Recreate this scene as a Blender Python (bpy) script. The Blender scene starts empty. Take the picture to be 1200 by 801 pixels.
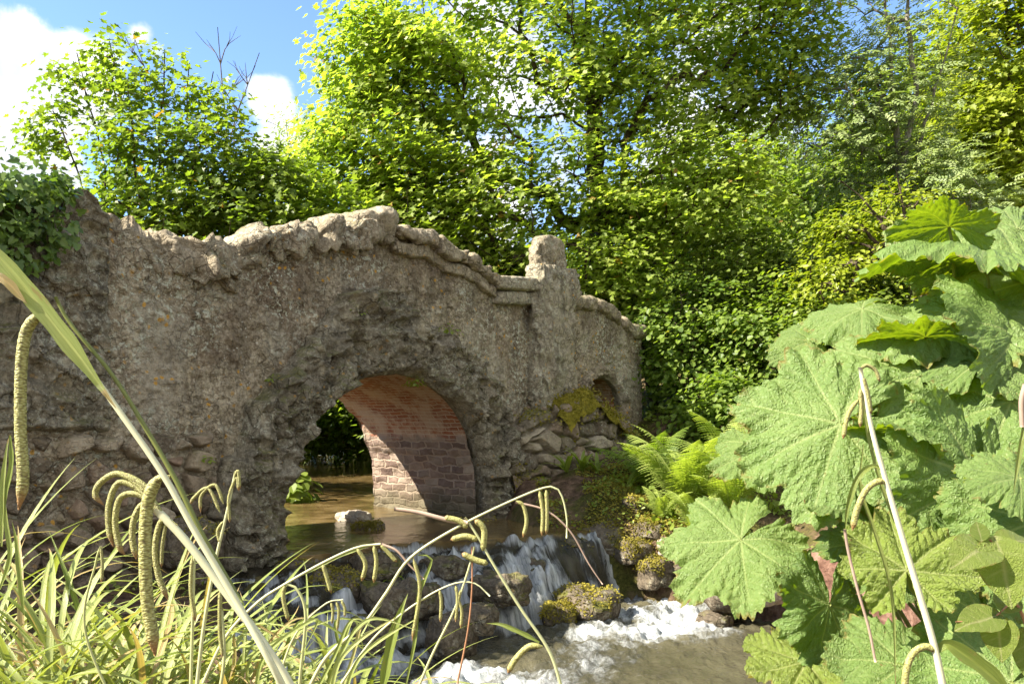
import bpy, math, random
import numpy as np
from mathutils import Vector
np.seterr(all='ignore')
SC = bpy.context.scene
COL = SC.collection
# ---------------------------------------------------------------- camera geometry
F, CX, HY = 933.0, 600.0, 480.0
def at(px, py, d):
    return np.array([(px-CX)/F*d, d, (HY-py)/F*d])
# ---------------------------------------------------------------- noise (numpy)
def _h(ix, iy, iz, seed):
    n = (ix.astype(np.int64)*374761393 + iy.astype(np.int64)*668265263 + iz.astype(np.int64)*1274126177 + seed*974634777) & 0xFFFFFFFF
    n = ((n ^ (n >> 13))*1274126177) & 0xFFFFFFFF
    n = ((n ^ (n >> 16))*2246822519) & 0xFFFFFFFF
    return ((n ^ (n >> 15)) & 0xFFFFFF)/float(0xFFFFFF)
def vnoise(P, seed=0):
    P = np.asarray(P, float); i = np.floor(P); f = P-i; u = f*f*f*(f*(f*6-15)+10)
    x, y, z = i[:, 0], i[:, 1], i[:, 2]; r = 0
    for a in (0, 1):
        wx = u[:, 0] if a else 1-u[:, 0]
        for b in (0, 1):
            wy = u[:, 1] if b else 1-u[:, 1]
            for c in (0, 1):
                wz = u[:, 2] if c else 1-u[:, 2]
                r = r + wx*wy*wz*_h(x+a, y+b, z+c, seed)
    return r*2-1
def fbm(P, scale=1., octv=4, seed=0, gain=.5, ridged=False):
    P = np.asarray(P, float)*scale; s = 0; a = 1.; t = 0
    for k in range(octv):
        v = vnoise(P, seed+k*17)
        if ridged: v = 1-2*np.abs(v)
        s = s+a*v; t += a; a *= gain; P = P*2.03+11.7
    return s/t
def cells(P, scale=1., seed=0, jit=.9):
    P = np.asarray(P, float)*scale; i = np.floor(P); f = P-i
    F1 = np.full(len(P), 9.); F2 = np.full(len(P), 9.); idv = np.zeros(len(P))
    for a in (-1, 0, 1):
        for b in (-1, 0, 1):
            for c in (-1, 0, 1):
                x, y, z = i[:, 0]+a, i[:, 1]+b, i[:, 2]+c
                d = np.sqrt((a+.5+jit*(_h(x, y, z, seed)-.5)-f[:, 0])**2+(b+.5+jit*(_h(x, y, z, seed+1)-.5)-f[:, 1])**2+(c+.5+jit*(_h(x, y, z, seed+2)-.5)-f[:, 2])**2)
                m = d < F1
                F2 = np.where(m, F1, np.minimum(F2, d)); F1 = np.where(m, d, F1)
                idv = np.where(m, _h(x, y, z, seed+5), idv)
    return F1, F2, idv
def sstep(a, b, x):
    t = np.clip((np.asarray(x, float)-a)/(b-a), 0, 1); return t*t*(3-2*t)
# ---------------------------------------------------------------- objects
def tag(o, label=None, cat=None, group=None, kind=None):
    if label: o['label'] = label
    if cat: o['category'] = cat
    if group: o['group'] = group
    if kind: o['kind'] = kind
    return o
def empty(name, loc, label, cat, group=None):
    o = bpy.data.objects.new(name, None); COL.objects.link(o)
    o.location = [float(v) for v in loc]; o.empty_display_size = .2
    return tag(o, label, cat, group)
def mesh(name, V, faces, mat, parent=None, smooth=True, attrs=None, loc=None):
    """faces: list of int arrays of shape (n,k). V in world coordinates; moved to the parent's frame."""
    V = np.asarray(V, float)
    off = np.zeros(3)
    if parent is not None:
        p = parent
        while p is not None: off += np.array(p.location); p = p.parent
    elif loc is not None: off = np.asarray(loc, float)
    if not isinstance(faces, list): faces = [faces]
    faces = [np.asarray(f, np.int32) for f in faces if len(f)]
    me = bpy.data.meshes.new(name)
    me.vertices.add(len(V)); me.vertices.foreach_set('co', (V-off).astype(np.float32).ravel())
    li = np.concatenate([f.ravel() for f in faces]); ls = []; c = 0
    for f in faces:
        ls.append(c+np.arange(len(f))*f.shape[1]); c += f.size
    ls = np.concatenate(ls)
    me.loops.add(len(li)); me.loops.foreach_set('vertex_index', li.astype(np.int32))
    me.polygons.add(len(ls)); me.polygons.foreach_set('loop_start', ls.astype(np.int32))
    if smooth: me.polygons.foreach_set('use_smooth', np.ones(len(ls), bool))
    for k, v in (attrs or {}).items():
        v = np.asarray(v, np.float32)
        if v.ndim == 2:
            a = me.attributes.new(k, 'FLOAT_VECTOR', 'POINT'); a.data.foreach_set('vector', v.ravel())
        else:
            a = me.attributes.new(k, 'FLOAT', 'POINT'); a.data.foreach_set('value', v)
    me.update(calc_edges=True); me.validate()
    if mat: me.materials.append(mat)
    o = bpy.data.objects.new(name, me); COL.objects.link(o)
    if parent is not None: o.parent = parent
    elif loc is not None: o.location = [float(v) for v in loc]
    return o
def grid_faces(nu, nv, wrap_u=False, wrap_v=False):
    i = np.arange(nu if wrap_u else nu-1); j = np.arange(nv if wrap_v else nv-1)
    I, J = np.meshgrid(i, j, indexing='ij'); I2 = (I+1) % nu; J2 = (J+1) % nv
    return np.stack([I*nv+J, I2*nv+J, I2*nv+J2, I*nv+J2], -1).reshape(-1, 4)
class MB:
    """collects pieces that become ONE mesh"""
    def __init__(s): s.V = []; s.Fq = {}; s.n = 0; s.A = {}
    def add(s, V, faces, **attrs):
        V = np.asarray(V, float)
        if not isinstance(faces, list): faces = [faces]
        for f in faces:
            f = np.asarray(f)
            if len(f): s.Fq.setdefault(f.shape[1], []).append(f+s.n)
        s.V.append(V); s.n += len(V)
        for k, v in attrs.items():
            v = np.full(len(V), v, float) if np.isscalar(v) else np.asarray(v, float)
            s.A.setdefault(k, []).append(v)
        return s
    def build(s, name, mat, parent=None, smooth=True, loc=None):
        return mesh(name, np.concatenate(s.V), [np.concatenate(f) for f in s.Fq.values()], mat, parent, smooth, {k: np.concatenate(v) for k, v in s.A.items()}, loc)
def smooth_path(P, n=24):
    """Catmull-Rom through P"""
    P = np.asarray(P, float)
    if len(P) < 3:
        t = np.linspace(0, 1, n)[:, None]; return P[0]*(1-t)+P[-1]*t
    Q = np.vstack([2*P[0]-P[1], P, 2*P[-1]-P[-2]])
    d = np.concatenate([[0], np.cumsum(np.linalg.norm(np.diff(P, axis=0), axis=1))]); tt = np.linspace(0, d[-1], n)
    k = np.clip(np.searchsorted(d, tt, side='right')-1, 0, len(P)-2)
    t = ((tt-d[k])/(d[k+1]-d[k]+1e-9))[:, None]
    a, b, c, e = Q[k], Q[k+1], Q[k+2], Q[k+3]
    return .5*((2*b)+(-a+c)*t+(2*a-5*b+4*c-e)*t**2+(-a+3*b-3*c+e)*t**3)
def frames(P):
    T = np.gradient(P, axis=0); T /= np.linalg.norm(T, axis=1)[:, None]+1e-12
    up = np.array([0, 0, 1.]) if abs(T[0, 2]) < .9 else np.array([1., 0, 0])
    N = np.zeros_like(P); n = np.cross(T[0], up); n /= np.linalg.norm(n)
    for i in range(len(P)):
        n = n-T[i]*np.dot(n, T[i]); n /= np.linalg.norm(n)+1e-12; N[i] = n
    return T, N, np.cross(T, N)
def tube(P, R, sides=6):
    P = np.asarray(P, float); R = np.broadcast_to(np.asarray(R, float), (len(P),))
    T, N, B = frames(P); a = np.arange(sides)*2*np.pi/sides
    V = P[:, None]+R[:, None, None]*(np.cos(a)[None, :, None]*N[:, None]+np.sin(a)[None, :, None]*B[:, None])
    f = grid_faces(len(P), sides, wrap_v=True)
    return V.reshape(-1, 3), [f, np.array([np.arange(sides)[::-1]]), np.array([(len(P)-1)*sides+np.arange(sides)])]
# ---------------------------------------------------------------- materials
class NT:
    def __init__(s, name, displacement=False):
        s.m = bpy.data.materials.new(name); s.m.use_nodes = True; s.t = s.m.node_tree
        s.t.nodes.clear(); s.out = s.t.nodes.new('ShaderNodeOutputMaterial')
    def n(s, typ, ins=None, **kw):
        nd = s.t.nodes.new(typ)
        for k, v in kw.items(): setattr(nd, k, v)
        for k, v in (ins or {}).items(): s.put(nd.inputs[k], v)
        return nd
    def put(s, sock, v):
        if hasattr(v, 'is_output'): s.t.links.new(v, sock)
        elif hasattr(v, 'outputs'): s.t.links.new(v.outputs[0], sock)
        else: sock.default_value = v
    def attr(s, name): return s.n('ShaderNodeAttribute', attribute_name=name).outputs['Fac']
    def vec(s, name): return s.n('ShaderNodeAttribute', attribute_name=name).outputs['Vector']
    def obj(s): return s.n('ShaderNodeTexCoord').outputs['Object']
    def map(s, v, scale=(1, 1, 1), loc=(0, 0, 0)): return s.n('ShaderNodeMapping', {'Vector': v, 'Scale': scale, 'Location': loc}).outputs[0]
    def noise(s, v, scale, detail=5., rough=.55, dist=0.): return s.n('ShaderNodeTexNoise', {'Vector': v, 'Scale': scale, 'Detail': detail, 'Roughness': rough, 'Distortion': dist}).outputs['Fac']
    def vor(s, v, scale, feature='F1', out='Distance'): return s.n('ShaderNodeTexVoronoi', {'Vector': v, 'Scale': scale}, feature=feature).outputs[out]
    def ramp(s, f, stops, mode='LINEAR'):
        r = s.n('ShaderNodeValToRGB', {'Fac': f}); cr = r.color_ramp; cr.interpolation = mode
        while len(cr.elements) < len(stops): cr.elements.new(.5)
        for e, (p, c) in zip(cr.elements, stops):
            e.position = p; e.color = (c[0], c[1], c[2], 1) if hasattr(c, '__len__') else (c, c, c, 1)
        return r.outputs[0]
    def rng(s, f, a, b, c=0., d=1., smooth=True):
        return s.n('ShaderNodeMapRange', {0: f, 1: a, 2: b, 3: c, 4: d}, interpolation_type='SMOOTHSTEP' if smooth else 'LINEAR').outputs[0]
    def mix(s, f, a, b, blend='MIX'):
        nd = s.n('ShaderNodeMix', data_type='RGBA', blend_type=blend)
        s.put(nd.inputs[0], f)
        for i, v in ((6, a), (7, b)):
            s.put(nd.inputs[i], (v[0], v[1], v[2], 1) if isinstance(v, tuple) else v)
        return nd.outputs[2]
    def math(s, op, a, b=0.): return s.n('ShaderNodeMath', {0: a, 1: b}, operation=op).outputs[0]
    def bump(s, h, dist=.02, strength=1., normal=None):
        i = {'Height': h, 'Distance': dist, 'Strength': strength}
        if normal is not None: i['Normal'] = normal
        return s.n('ShaderNodeBump', i).outputs[0]
    def pbsdf(s, **k):
        p = s.n('ShaderNodeBsdfPrincipled')
        for a, b in k.items(): s.put(p.inputs[a.replace('_', ' ')], (b[0], b[1], b[2], 1) if isinstance(b, tuple) and len(b) == 3 else b)
        return p.outputs[0]
    def done(s, sh): s.t.links.new(sh, s.out.inputs[0]); return s.m

def leaf_mat(name, a, b, trans=.45, tcol=(1.5, 1.6, .5), rough=.45, vein=None, c=None, net=False, ribs=False):
    """two-tone leaf: reflects a..b by the per-leaf tint, lets yellowish light through"""
    t = NT(name); f = t.attr('tint')
    col = t.ramp(f, [(0., a), (1., b)] if c is None else [(0., a), (.86, b), (.93, c), (1., c)])
    nrm_ = None
    if ribs:
        ac = t.attr('across'); al = t.n('ShaderNodeCombineXYZ', {0: t.math('MULTIPLY', ac, 9.), 1: t.math('MULTIPLY', t.attr('along'), 2.), 2: t.math('MULTIPLY', f, 40.)}).outputs[0]
        rb = t.noise(al, 1., 4, .6); col = t.mix(t.rng(rb, .4, .62, 0., .5), col, t.mix(1., col, (.62, .68, .5), 'MULTIPLY'))
        col = t.mix(t.rng(t.math('ABSOLUTE', ac), .22, .05, 0., .55), col, t.mix(1., col, (1.5, 1.4, 1.5), 'MULTIPLY'))
        sp_ = t.noise(t.n('ShaderNodeCombineXYZ', {0: ac, 1: t.math('MULTIPLY', t.attr('along'), 14.), 2: t.math('MULTIPLY', f, 31.)}).outputs[0], 1., 5, .65)
        col = t.mix(t.rng(sp_, .60, .70, 0., .7), col, (.30, .20, .08))
        nrm_ = t.bump(rb, .0015, .7)
    if vein is not None:
        col = t.mix(t.attr('vein'), col, vein)
    if net:
        luv = t.vec('luv'); e_ = t.n('ShaderNodeTexVoronoi', {'Vector': luv, 'Scale': 26.}, feature='DISTANCE_TO_EDGE').outputs['Distance']
        e2_ = t.n('ShaderNodeTexVoronoi', {'Vector': luv, 'Scale': 60.}, feature='DISTANCE_TO_EDGE').outputs['Distance']
        col = t.mix(t.math('MULTIPLY', t.rng(e_, .06, .0), .22), col, vein)
        col = t.mix(t.math('MULTIPLY', t.rng(t.noise(luv, 2.2, 4), .45, .7), .35), col, t.mix(1., col, (.75, .85, .6), 'MULTIPLY'))
        col = t.mix(t.math('MULTIPLY', t.rng(t.noise(luv, 13., 3), .69, .74), .8), col, (.16, .10, .03))
        col = t.mix(t.math('MULTIPLY', t.math('MULTIPLY', t.attr('edge'), t.rng(t.noise(luv, 5., 3), .5, .62)), .8), col, (.22, .15, .04))
        nrm_ = t.bump(t.math('ADD', t.math('MINIMUM', e_, .25), t.math('MULTIPLY', t.math('MINIMUM', e2_, .25), .4)), .018, .8)
    bs = t.pbsdf(Base_Color=col, Roughness=rough, Specular_IOR_Level=.35, **({'Normal': nrm_} if nrm_ is not None else {}))
    tr = t.n('ShaderNodeBsdfTranslucent', {'Color': t.mix(1., col, (tcol[0], tcol[1], tcol[2]), 'MULTIPLY')}).outputs[0]
    return t.done(t.n('ShaderNodeMixShader', {0: trans, 1: bs, 2: tr}).outputs[0])

def stone_mat(name, dark, mid, light, streak=.35, lichen=.5, orange=.3, moss=.3, cell=10., cellmix=.5, bumpd=.02, joint=False, red=0., crack=.6, patch=0.):
    t = NT(name); o = t.obj()
    n1 = t.noise(o, 2.3, 8, .62); n2 = t.noise(o, 13., 6, .6); n3 = t.noise(o, 60., 3, .6)
    wob = t.n('ShaderNodeVectorMath', {0: o, 1: t.n('ShaderNodeTexNoise', {'Vector': o, 'Scale': 6., 'Detail': 3.}).outputs['Color']}, operation='MULTIPLY_ADD')
    wob.inputs[1].default_value = (1, 1, 1)
    nz = t.n('ShaderNodeVectorMath', {0: t.n('ShaderNodeTexNoise', {'Vector': o, 'Scale': 7., 'Detail': 3.}).outputs['Color'], 3: .09}, operation='SCALE').outputs[0]
    ow = t.n('ShaderNodeVectorMath', {0: o, 1: nz}, operation='ADD').outputs[0]
    mixn = t.math('ADD', t.math('MULTIPLY', n1, .55), t.math('MULTIPLY', n2, .45))
    col = t.ramp(mixn, [(.32, dark), (.5, mid), (.68, light)])
    cc = t.n('ShaderNodeTexVoronoi', {'Vector': ow, 'Scale': cell}); hs = t.n('ShaderNodeSeparateColor', {0: cc.outputs['Color']})
    cellcol = t.ramp(hs.outputs[0], [(0., tuple(x*.55 for x in dark)), (.3, (mid[0]*.75, mid[1]*.62, mid[2]*.62)), (.6, mid), (.85, light), (1., tuple(min(1, x*1.25) for x in light))])
    col = t.mix(t.math('MULTIPLY', t.rng(hs.outputs[1], .3, .7), cellmix*.55), col, cellcol)
    c2 = t.n('ShaderNodeTexVoronoi', {'Vector': ow, 'Scale': cell*2.7}); h2 = t.n('ShaderNodeSeparateColor', {0: c2.outputs['Color']})
    col = t.mix(t.math('MULTIPLY', t.rng(h2.outputs[1], .35, .7), cellmix*.8), col, t.ramp(h2.outputs[0], [(0., tuple(x*.5 for x in dark)), (.35, dark), (.6, mid), (1., light)]))
    ed = t.n('ShaderNodeTexVoronoi', {'Vector': ow, 'Scale': cell*1.15}, feature='DISTANCE_TO_EDGE').outputs['Distance']
    crk = t.math('MULTIPLY', t.rng(ed, .07, .01), t.rng(t.noise(o, 2.7, 3), .40, .55))
    col = t.mix(t.math('MULTIPLY', crk, .65*crack), col, tuple(x*.45 for x in dark))
    col = t.mix(.4, col, t.ramp(t.noise(o, 36., 5, .7), [(.34, dark), (.5, mid), (.66, tuple(min(1, x*1.15) for x in light))]))
    if red: col = t.mix(t.math('MULTIPLY', t.rng(t.noise(o, 1.7, 4), .45, .7), red), col, (.15, .098, .066))
    if joint:
        cid = t.attr('cell')
        col = t.mix(.7, col, t.ramp(cid, [(0, tuple(x*.6 for x in dark)), (.22, (mid[0]*.9, mid[1]*.68, mid[2]*.66)), (.45, mid), (.62, (dark[0]*1.1, dark[1]*.9, dark[2]*.95)), (.8, light), (1., (mid[0]*1.2, mid[1]*1.05, mid[2]*.8))], 'CONSTANT'))
        col = t.mix(t.math('MULTIPLY', t.attr('joint'), .85), col, (.05, .038, .022))
        col = t.mix(.35, col, t.ramp(mixn, [(.3, dark), (.7, light)]))
    # rain streaks and damp stains
    st = t.noise(t.map(o, (2.2, 2.2, .55)), 2.2, 7, .66)
    col = t.mix(t.math('MULTIPLY', t.rng(st, .48, .62), streak), col, tuple(x*.33 for x in dark))
    st2 = t.noise(t.map(o, (2.6, 2.6, .8), (7, 3, 1)), 2.0, 7, .68)
    col = t.mix(t.math('MULTIPLY', t.rng(st2, .54, .68), streak*.8), col, (light[0]*1.25, light[1]*1.22, light[2]*1.1))
    if patch:
        pn = t.noise(o, .75, 5, .6)
        col = t.mix(t.math('MULTIPLY', t.rng(pn, .47, .60), patch), col, t.mix(1., col, (.58, .52, .50), 'MULTIPLY'))
        col = t.mix(t.math('MULTIPLY', t.rng(t.noise(t.map(o, (1, 1, .7), (4, 2, 8)), 1.1, 6, .65), .52, .62), patch*.7), col, t.mix(.5, col, (.50, .47, .37)))
    # pale crusty lichen, orange lichen, dark specks
    lm = t.math('MULTIPLY', t.rng(t.noise(o, 1.4, 3), .44, .58), t.rng(t.noise(o, 19., 6, .7), .52, .60))
    col = t.mix(t.math('MULTIPLY', lm, lichen), col, (.46, .46, .36))
    l2 = t.rng(t.vor(ow, 17.), .16, .10)
    l2 = t.math('MULTIPLY', l2, t.rng(t.noise(o, 3.1, 3), .52, .6))
    col = t.mix(t.math('MULTIPLY', l2, lichen), col, (.52, .51, .44))
    om = t.math('MULTIPLY', t.rng(t.vor(t.map(ow, (1, 1, 1), (3, 5, 9)), 10.), .24, .12), t.rng(t.noise(o, 2.1, 3), .47, .56))
    col = t.mix(t.math('MULTIPLY', om, orange), col, (.50, .27, .04))
    sp = t.rng(t.noise(o, 85., 2, .5), .62, .72)
    col = t.mix(t.math('MULTIPLY', sp, .55), col, tuple(x*.4 for x in dark))
    g = t.n('ShaderNodeNewGeometry'); nzc = t.n('ShaderNodeSeparateXYZ', {0: g.outputs['True Normal']}).outputs[2]
    mm = t.math('MULTIPLY', t.rng(nzc, .15, .8), t.rng(t.noise(o, 3.3, 5), .45, .62))
    mcol = t.ramp(t.noise(o, 24., 4), [(.3, (.035, .04, .008)), (.6, (.12, .12, .02)), (.8, (.2, .17, .03))])
    col = t.mix(t.math('MULTIPLY', mm, moss), col, mcol)
    h = t.math('ADD', t.math('MULTIPLY', n2, .8), t.math('ADD', t.math('MULTIPLY', n3, .35), t.math('ADD', t.math('MULTIPLY', t.rng(cc.outputs['Distance'], .0, .6), -.35), t.math('MULTIPLY', crk, -.8*crack))))
    return t.done(t.pbsdf(Base_Color=col, Roughness=.9, Specular_IOR_Level=.2, Normal=t.bump(h, bumpd, .9)))
# ================================================================ materials
M_FACE = stone_mat('roughcast_stone', (.092, .068, .043), (.295, .246, .165), (.58, .51, .38), streak=.36, lichen=1., orange=.9, moss=.25, cell=12, cellmix=.75, bumpd=.05, red=.35, crack=.4, patch=.75)
M_RING = stone_mat('tufa_stone', (.058, .049, .034), (.195, .17, .122), (.45, .405, .30), streak=.4, lichen=.6, orange=.45, moss=.6, cell=5, cellmix=.4, bumpd=.04, red=.12)
M_RUBBLE = stone_mat('rubble_stone', (.085, .063, .042), (.25, .195, .135), (.42, .345, .24), streak=.2, lichen=.35, orange=.3, moss=.55, cell=18, cellmix=.3, bumpd=.025, joint=True)
M_COPE = stone_mat('coping_stone', (.10, .08, .054), (.28, .23, .155), (.50, .43, .315), streak=.3, lichen=.6, orange=.4, moss=.5, cell=9, cellmix=.35, bumpd=.035)
M_PIER = stone_mat('pier_stone', (.11, .092, .064), (.28, .24, .17), (.48, .43, .32), streak=.5, lichen=.6, orange=.6, moss=.25, cell=9, cellmix=.35, bumpd=.035)
M_ROCK = stone_mat('stream_rock', (.045, .036, .026), (.12, .095, .065), (.24, .20, .145), streak=.3, lichen=.3, orange=.1, moss=.95, cell=7, cellmix=.3, bumpd=.03)
M_PALE = stone_mat('pale_rock', (.22, .18, .13), (.40, .34, .26), (.55, .49, .40), streak=.1, lichen=.3, orange=.1, moss=.1, cell=7, cellmix=.2, bumpd=.02)

def brick_mat():
    t = NT('barrel_brick'); uv = t.vec('buv'); o = t.obj(); z = t.n('ShaderNodeSeparateXYZ', {0: uv}).outputs[2]
    nz = t.n('ShaderNodeVectorMath', {0: t.n('ShaderNodeTexNoise', {'Vector': o, 'Scale': 5., 'Detail': 4.}).outputs['Color'], 3: .06}, operation='SCALE').outputs[0]
    uw = t.n('ShaderNodeVectorMath', {0: uv, 1: nz}, operation='ADD').outputs[0]
    b = t.n('ShaderNodeTexBrick', {'Vector': uw, 'Color1': (.0, .0, .0, 1), 'Color2': (1, 1, 1, 1), 'Mortar': (.5, .5, .5, 1), 'Scale': 1., 'Mortar Size': .009, 'Mortar Smooth': .3, 'Bias': 0., 'Brick Width': .22, 'Row Height': .064})
    bc = t.ramp(b.outputs['Color'], [(0, (.24, .075, .04)), (.35, (.40, .14, .07)), (.6, (.46, .20, .10)), (.8, (.32, .14, .10)), (1, (.52, .33, .22))])
    bc = t.mix(.5, bc, t.ramp(t.noise(o, 9, 6, .7), [(.3, (.16, .055, .035)), (.6, (.36, .15, .08)), (.8, (.48, .31, .21))]))
    bc = t.mix(b.outputs['Fac'], bc, (.50, .38, .27))
    wash = t.rng(t.noise(t.map(o, (1, 1, .6)), 3.2, 6, .65), .43, .58)
    bc = t.mix(t.math('MULTIPLY', wash, .62), bc, (.62, .49, .36))
    s0 = t.n('ShaderNodeTexBrick', {'Vector': t.n('ShaderNodeVectorMath', {0: uv, 1: t.n('ShaderNodeVectorMath', {0: t.n('ShaderNodeTexNoise', {'Vector': o, 'Scale': 4., 'Detail': 4.}).outputs['Color'], 3: .16}, operation='SCALE').outputs[0]}, operation='ADD').outputs[0], 'Color1': (0, 0, 0, 1), 'Color2': (1, 1, 1, 1), 'Mortar': (.5, .5, .5, 1), 'Scale': 1., 'Mortar Size': .017, 'Mortar Smooth': .6, 'Bias': 0., 'Brick Width': .25, 'Row Height': .108})
    us = t.n('ShaderNodeVectorMath', {0: t.map(uv, (3.0, 6.4, 0.)), 1: t.n('ShaderNodeVectorMath', {0: t.n('ShaderNodeTexNoise', {'Vector': o, 'Scale': 4., 'Detail': 4.}).outputs['Color'], 3: .5}, operation='SCALE').outputs[0]}, operation='ADD').outputs[0]
    vc = t.n('ShaderNodeTexVoronoi', {'Vector': us, 'Scale': 1., 'Randomness': .75}); ve = t.n('ShaderNodeTexVoronoi', {'Vector': us, 'Scale': 1., 'Randomness': .75}, feature='DISTANCE_TO_EDGE').outputs['Distance']
    sfac = s0.outputs['Fac']; scell = s0.outputs['Color']
    scn = t.ramp(scell, [(0, (.12, .075, .062)), (.3, (.23, .155, .12)), (.55, (.40, .31, .235)), (.8, (.18, .14, .11)), (1, (.47, .39, .30))])
    scn = t.mix(.45, scn, t.ramp(t.noise(o, 8, 6, .65), [(.3, (.10, .07, .055)), (.55, (.26, .19, .145)), (.75, (.42, .34, .26))]))
    scn = t.mix(t.math('MULTIPLY', sfac, .6), scn, (.42, .32, .24))
    damp = t.rng(z, -1.15, -.75)
    zn = t.math('ADD', z, t.math('MULTIPLY', t.math('SUBTRACT', t.noise(o, 5., 3), .5), .25))
    k = t.rng(zn, -.40, -.30)
    col = t.mix(k, scn, bc)
    alg = t.math('MULTIPLY', t.rng(zn, -.95, -1.35), .75)
    col = t.mix(alg, col, (.085, .08, .04))
    h = t.math('ADD', t.math('MULTIPLY', t.mix(k, sfac, b.outputs['Fac']), -.7), t.math('MULTIPLY', t.noise(o, 22, 5, .65), .9))
    return t.done(t.pbsdf(Base_Color=col, Roughness=.9, Specular_IOR_Level=.2, Normal=t.bump(h, .02, .9)))
M_BRICK = brick_mat()

def ground_mat():
    t = NT('bank_soil'); o = t.obj(); n1 = t.noise(o, 1.1, 8, .65); n2 = t.noise(o, 9., 7, .65)
    soil = t.ramp(n2, [(.3, (.035, .022, .014)), (.5, (.12, .075, .048)), (.7, (.25, .165, .11))])
    red = t.ramp(n2, [(.3, (.06, .026, .018)), (.5, (.17, .092, .064)), (.7, (.33, .21, .155))])
    soil = t.mix(t.attr('red'), soil, red)
    mo = t.ramp(t.noise(o, 30, 5, .7), [(.3, (.022, .026, .007)), (.55, (.085, .085, .018)), (.75, (.17, .15, .035))])
    g = t.mix(t.math('MULTIPLY', t.rng(n1, .40, .58), t.attr('moss')), soil, mo)
    h = t.math('ADD', n2, t.math('MULTIPLY', t.noise(o, 45, 4), .4))
    return t.done(t.pbsdf(Base_Color=g, Roughness=.95, Specular_IOR_Level=.15, Normal=t.bump(h, .07, 1.)))
M_GROUND = ground_mat()

def water_mat():
    t = NT('stream_water'); o = t.obj(); fl = t.vec('flow'); foam = t.attr('foam')
    bed = t.ramp(t.noise(o, 2.2, 6, .6), [(.3, (.035, .022, .008)), (.5, (.12, .080, .030)), (.7, (.24, .17, .075))])
    lo = t.ramp(t.noise(o, 1.2, 4), [(.3, (.035, .033, .020)), (.7, (.10, .09, .055))])
    bed = t.mix(t.attr('low'), bed, lo)
    bed = t.mix(t.attr('ledge'), bed, t.ramp(t.noise(o, 6., 5, .65), [(.3, (.012, .011, .008)), (.6, (.04, .034, .022)), (.8, (.05, .055, .02))]))
    st = t.noise(t.map(fl, (10., 3.2, 1.)), 1., 10, .74, 1.1)
    sw = t.math('ADD', t.math('MULTIPLY', t.noise(o, 3.2, 9, .72, 1.4), .62), t.math('MULTIPLY', t.noise(o, 13., 6, .7, .8), .38))
    fn = t.mix(t.attr('low'), st, sw)
    f1 = t.n('ShaderNodeMapRange', {0: t.math('ADD', fn, t.math('MULTIPLY', t.math('SUBTRACT', foam, .5), .55)), 1: .49, 2: .84}, interpolation_type='SMOOTHSTEP').outputs[0]
    f1 = t.math('MULTIPLY', f1, t.rng(foam, .05, .4))
    fine = t.noise(t.map(fl, (26., 12., 1.)), 1., 6, .75)
    fcol = t.mix(t.rng(fine, .3, .6), (.24, .27, .27), (.62, .64, .64))
    col = t.mix(f1, bed, fcol)
    rp = t.math('ADD', t.math('MULTIPLY', t.noise(t.map(o, (1, .45, 1)), 7., 4, .55, .4), 1.), t.math('MULTIPLY', t.noise(o, 22., 3, .5), .35))
    rp = t.math('ADD', t.math('MULTIPLY', rp, t.math('ADD', .35, t.math('MULTIPLY', t.attr('low'), .8))), t.math('MULTIPLY', f1, .9))
    rp = t.math('ADD', rp, t.math('MULTIPLY', st, t.math('MULTIPLY', foam, 1.6)))
    return t.done(t.pbsdf(Base_Color=col, Roughness=t.rng(f1, 0, 1, .05, .65), IOR=1.33, Specular_IOR_Level=.5, Normal=t.bump(rp, .045, .8)))
M_WATER = water_mat()

def bark_mat(name, a, b, c, s=9.):
    t = NT(name); o = t.obj(); n = t.noise(t.map(o, (1, 1, .3)), s, 7, .65)
    col = t.ramp(n, [(.3, a), (.52, b), (.72, c)])
    return t.done(t.pbsdf(Base_Color=col, Roughness=.9, Specular_IOR_Level=.15, Normal=t.bump(n, .05, 1.)))
M_BARK = bark_mat('brown_bark', (.022, .016, .01), (.075, .055, .036), (.16, .125, .085))
M_BARKP = bark_mat('pale_bark', (.09, .08, .065), (.24, .215, .18), (.42, .39, .34), 7)
M_TWIG = bark_mat('dry_twig', (.06, .045, .03), (.14, .11, .075), (.22, .18, .13))

L_SYC = leaf_mat('sycamore_leaf', (.11, .17, .025), (.22, .28, .045), .50, c=(.22, .13, .03))
L_PLANE = leaf_mat('plane_leaf', (.17, .24, .032), (.33, .385, .075), .58, (1.55, 1.65, .65), c=(.30, .19, .05))
L_ASH = leaf_mat('ash_leaf', (.20, .26, .09), (.32, .37, .16), .42, (1.3, 1.4, .6))
L_YEL = leaf_mat('yellow_leaf', (.18, .23, .016), (.30, .33, .03), .45)
L_DARK = leaf_mat('hazel_leaf', (.085, .145, .022), (.21, .28, .045), .50, c=(.14, .13, .03))
L_IVY = leaf_mat('ivy_leaf', (.06, .115, .022), (.18, .25, .055), .35, rough=.28)
L_WOOD = leaf_mat('wood_leaf', (.11, .16, .02), (.20, .25, .04), .50)
L_FROND = leaf_mat('fern_frond', (.19, .26, .045), (.36, .41, .11), .45)
L_FERN = leaf_mat('fern_leaf', (.15, .21, .03), (.27, .32, .06), .45)
L_GUN = leaf_mat('gunnera_leaf', (.11, .185, .04), (.185, .255, .07), .36, (1.7, 1.7, .12), rough=.45, vein=(.30, .35, .13), net=True)
L_GUNY = leaf_mat('young_gunnera_leaf', (.16, .22, .035), (.22, .27, .05), .4, (1.5, 1.6, .4), rough=.4, vein=(.36, .38, .15), net=True)
L_STEM = leaf_mat('green_stalk', (.13, .15, .03), (.20, .22, .06), .1, rough=.5)
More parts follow.
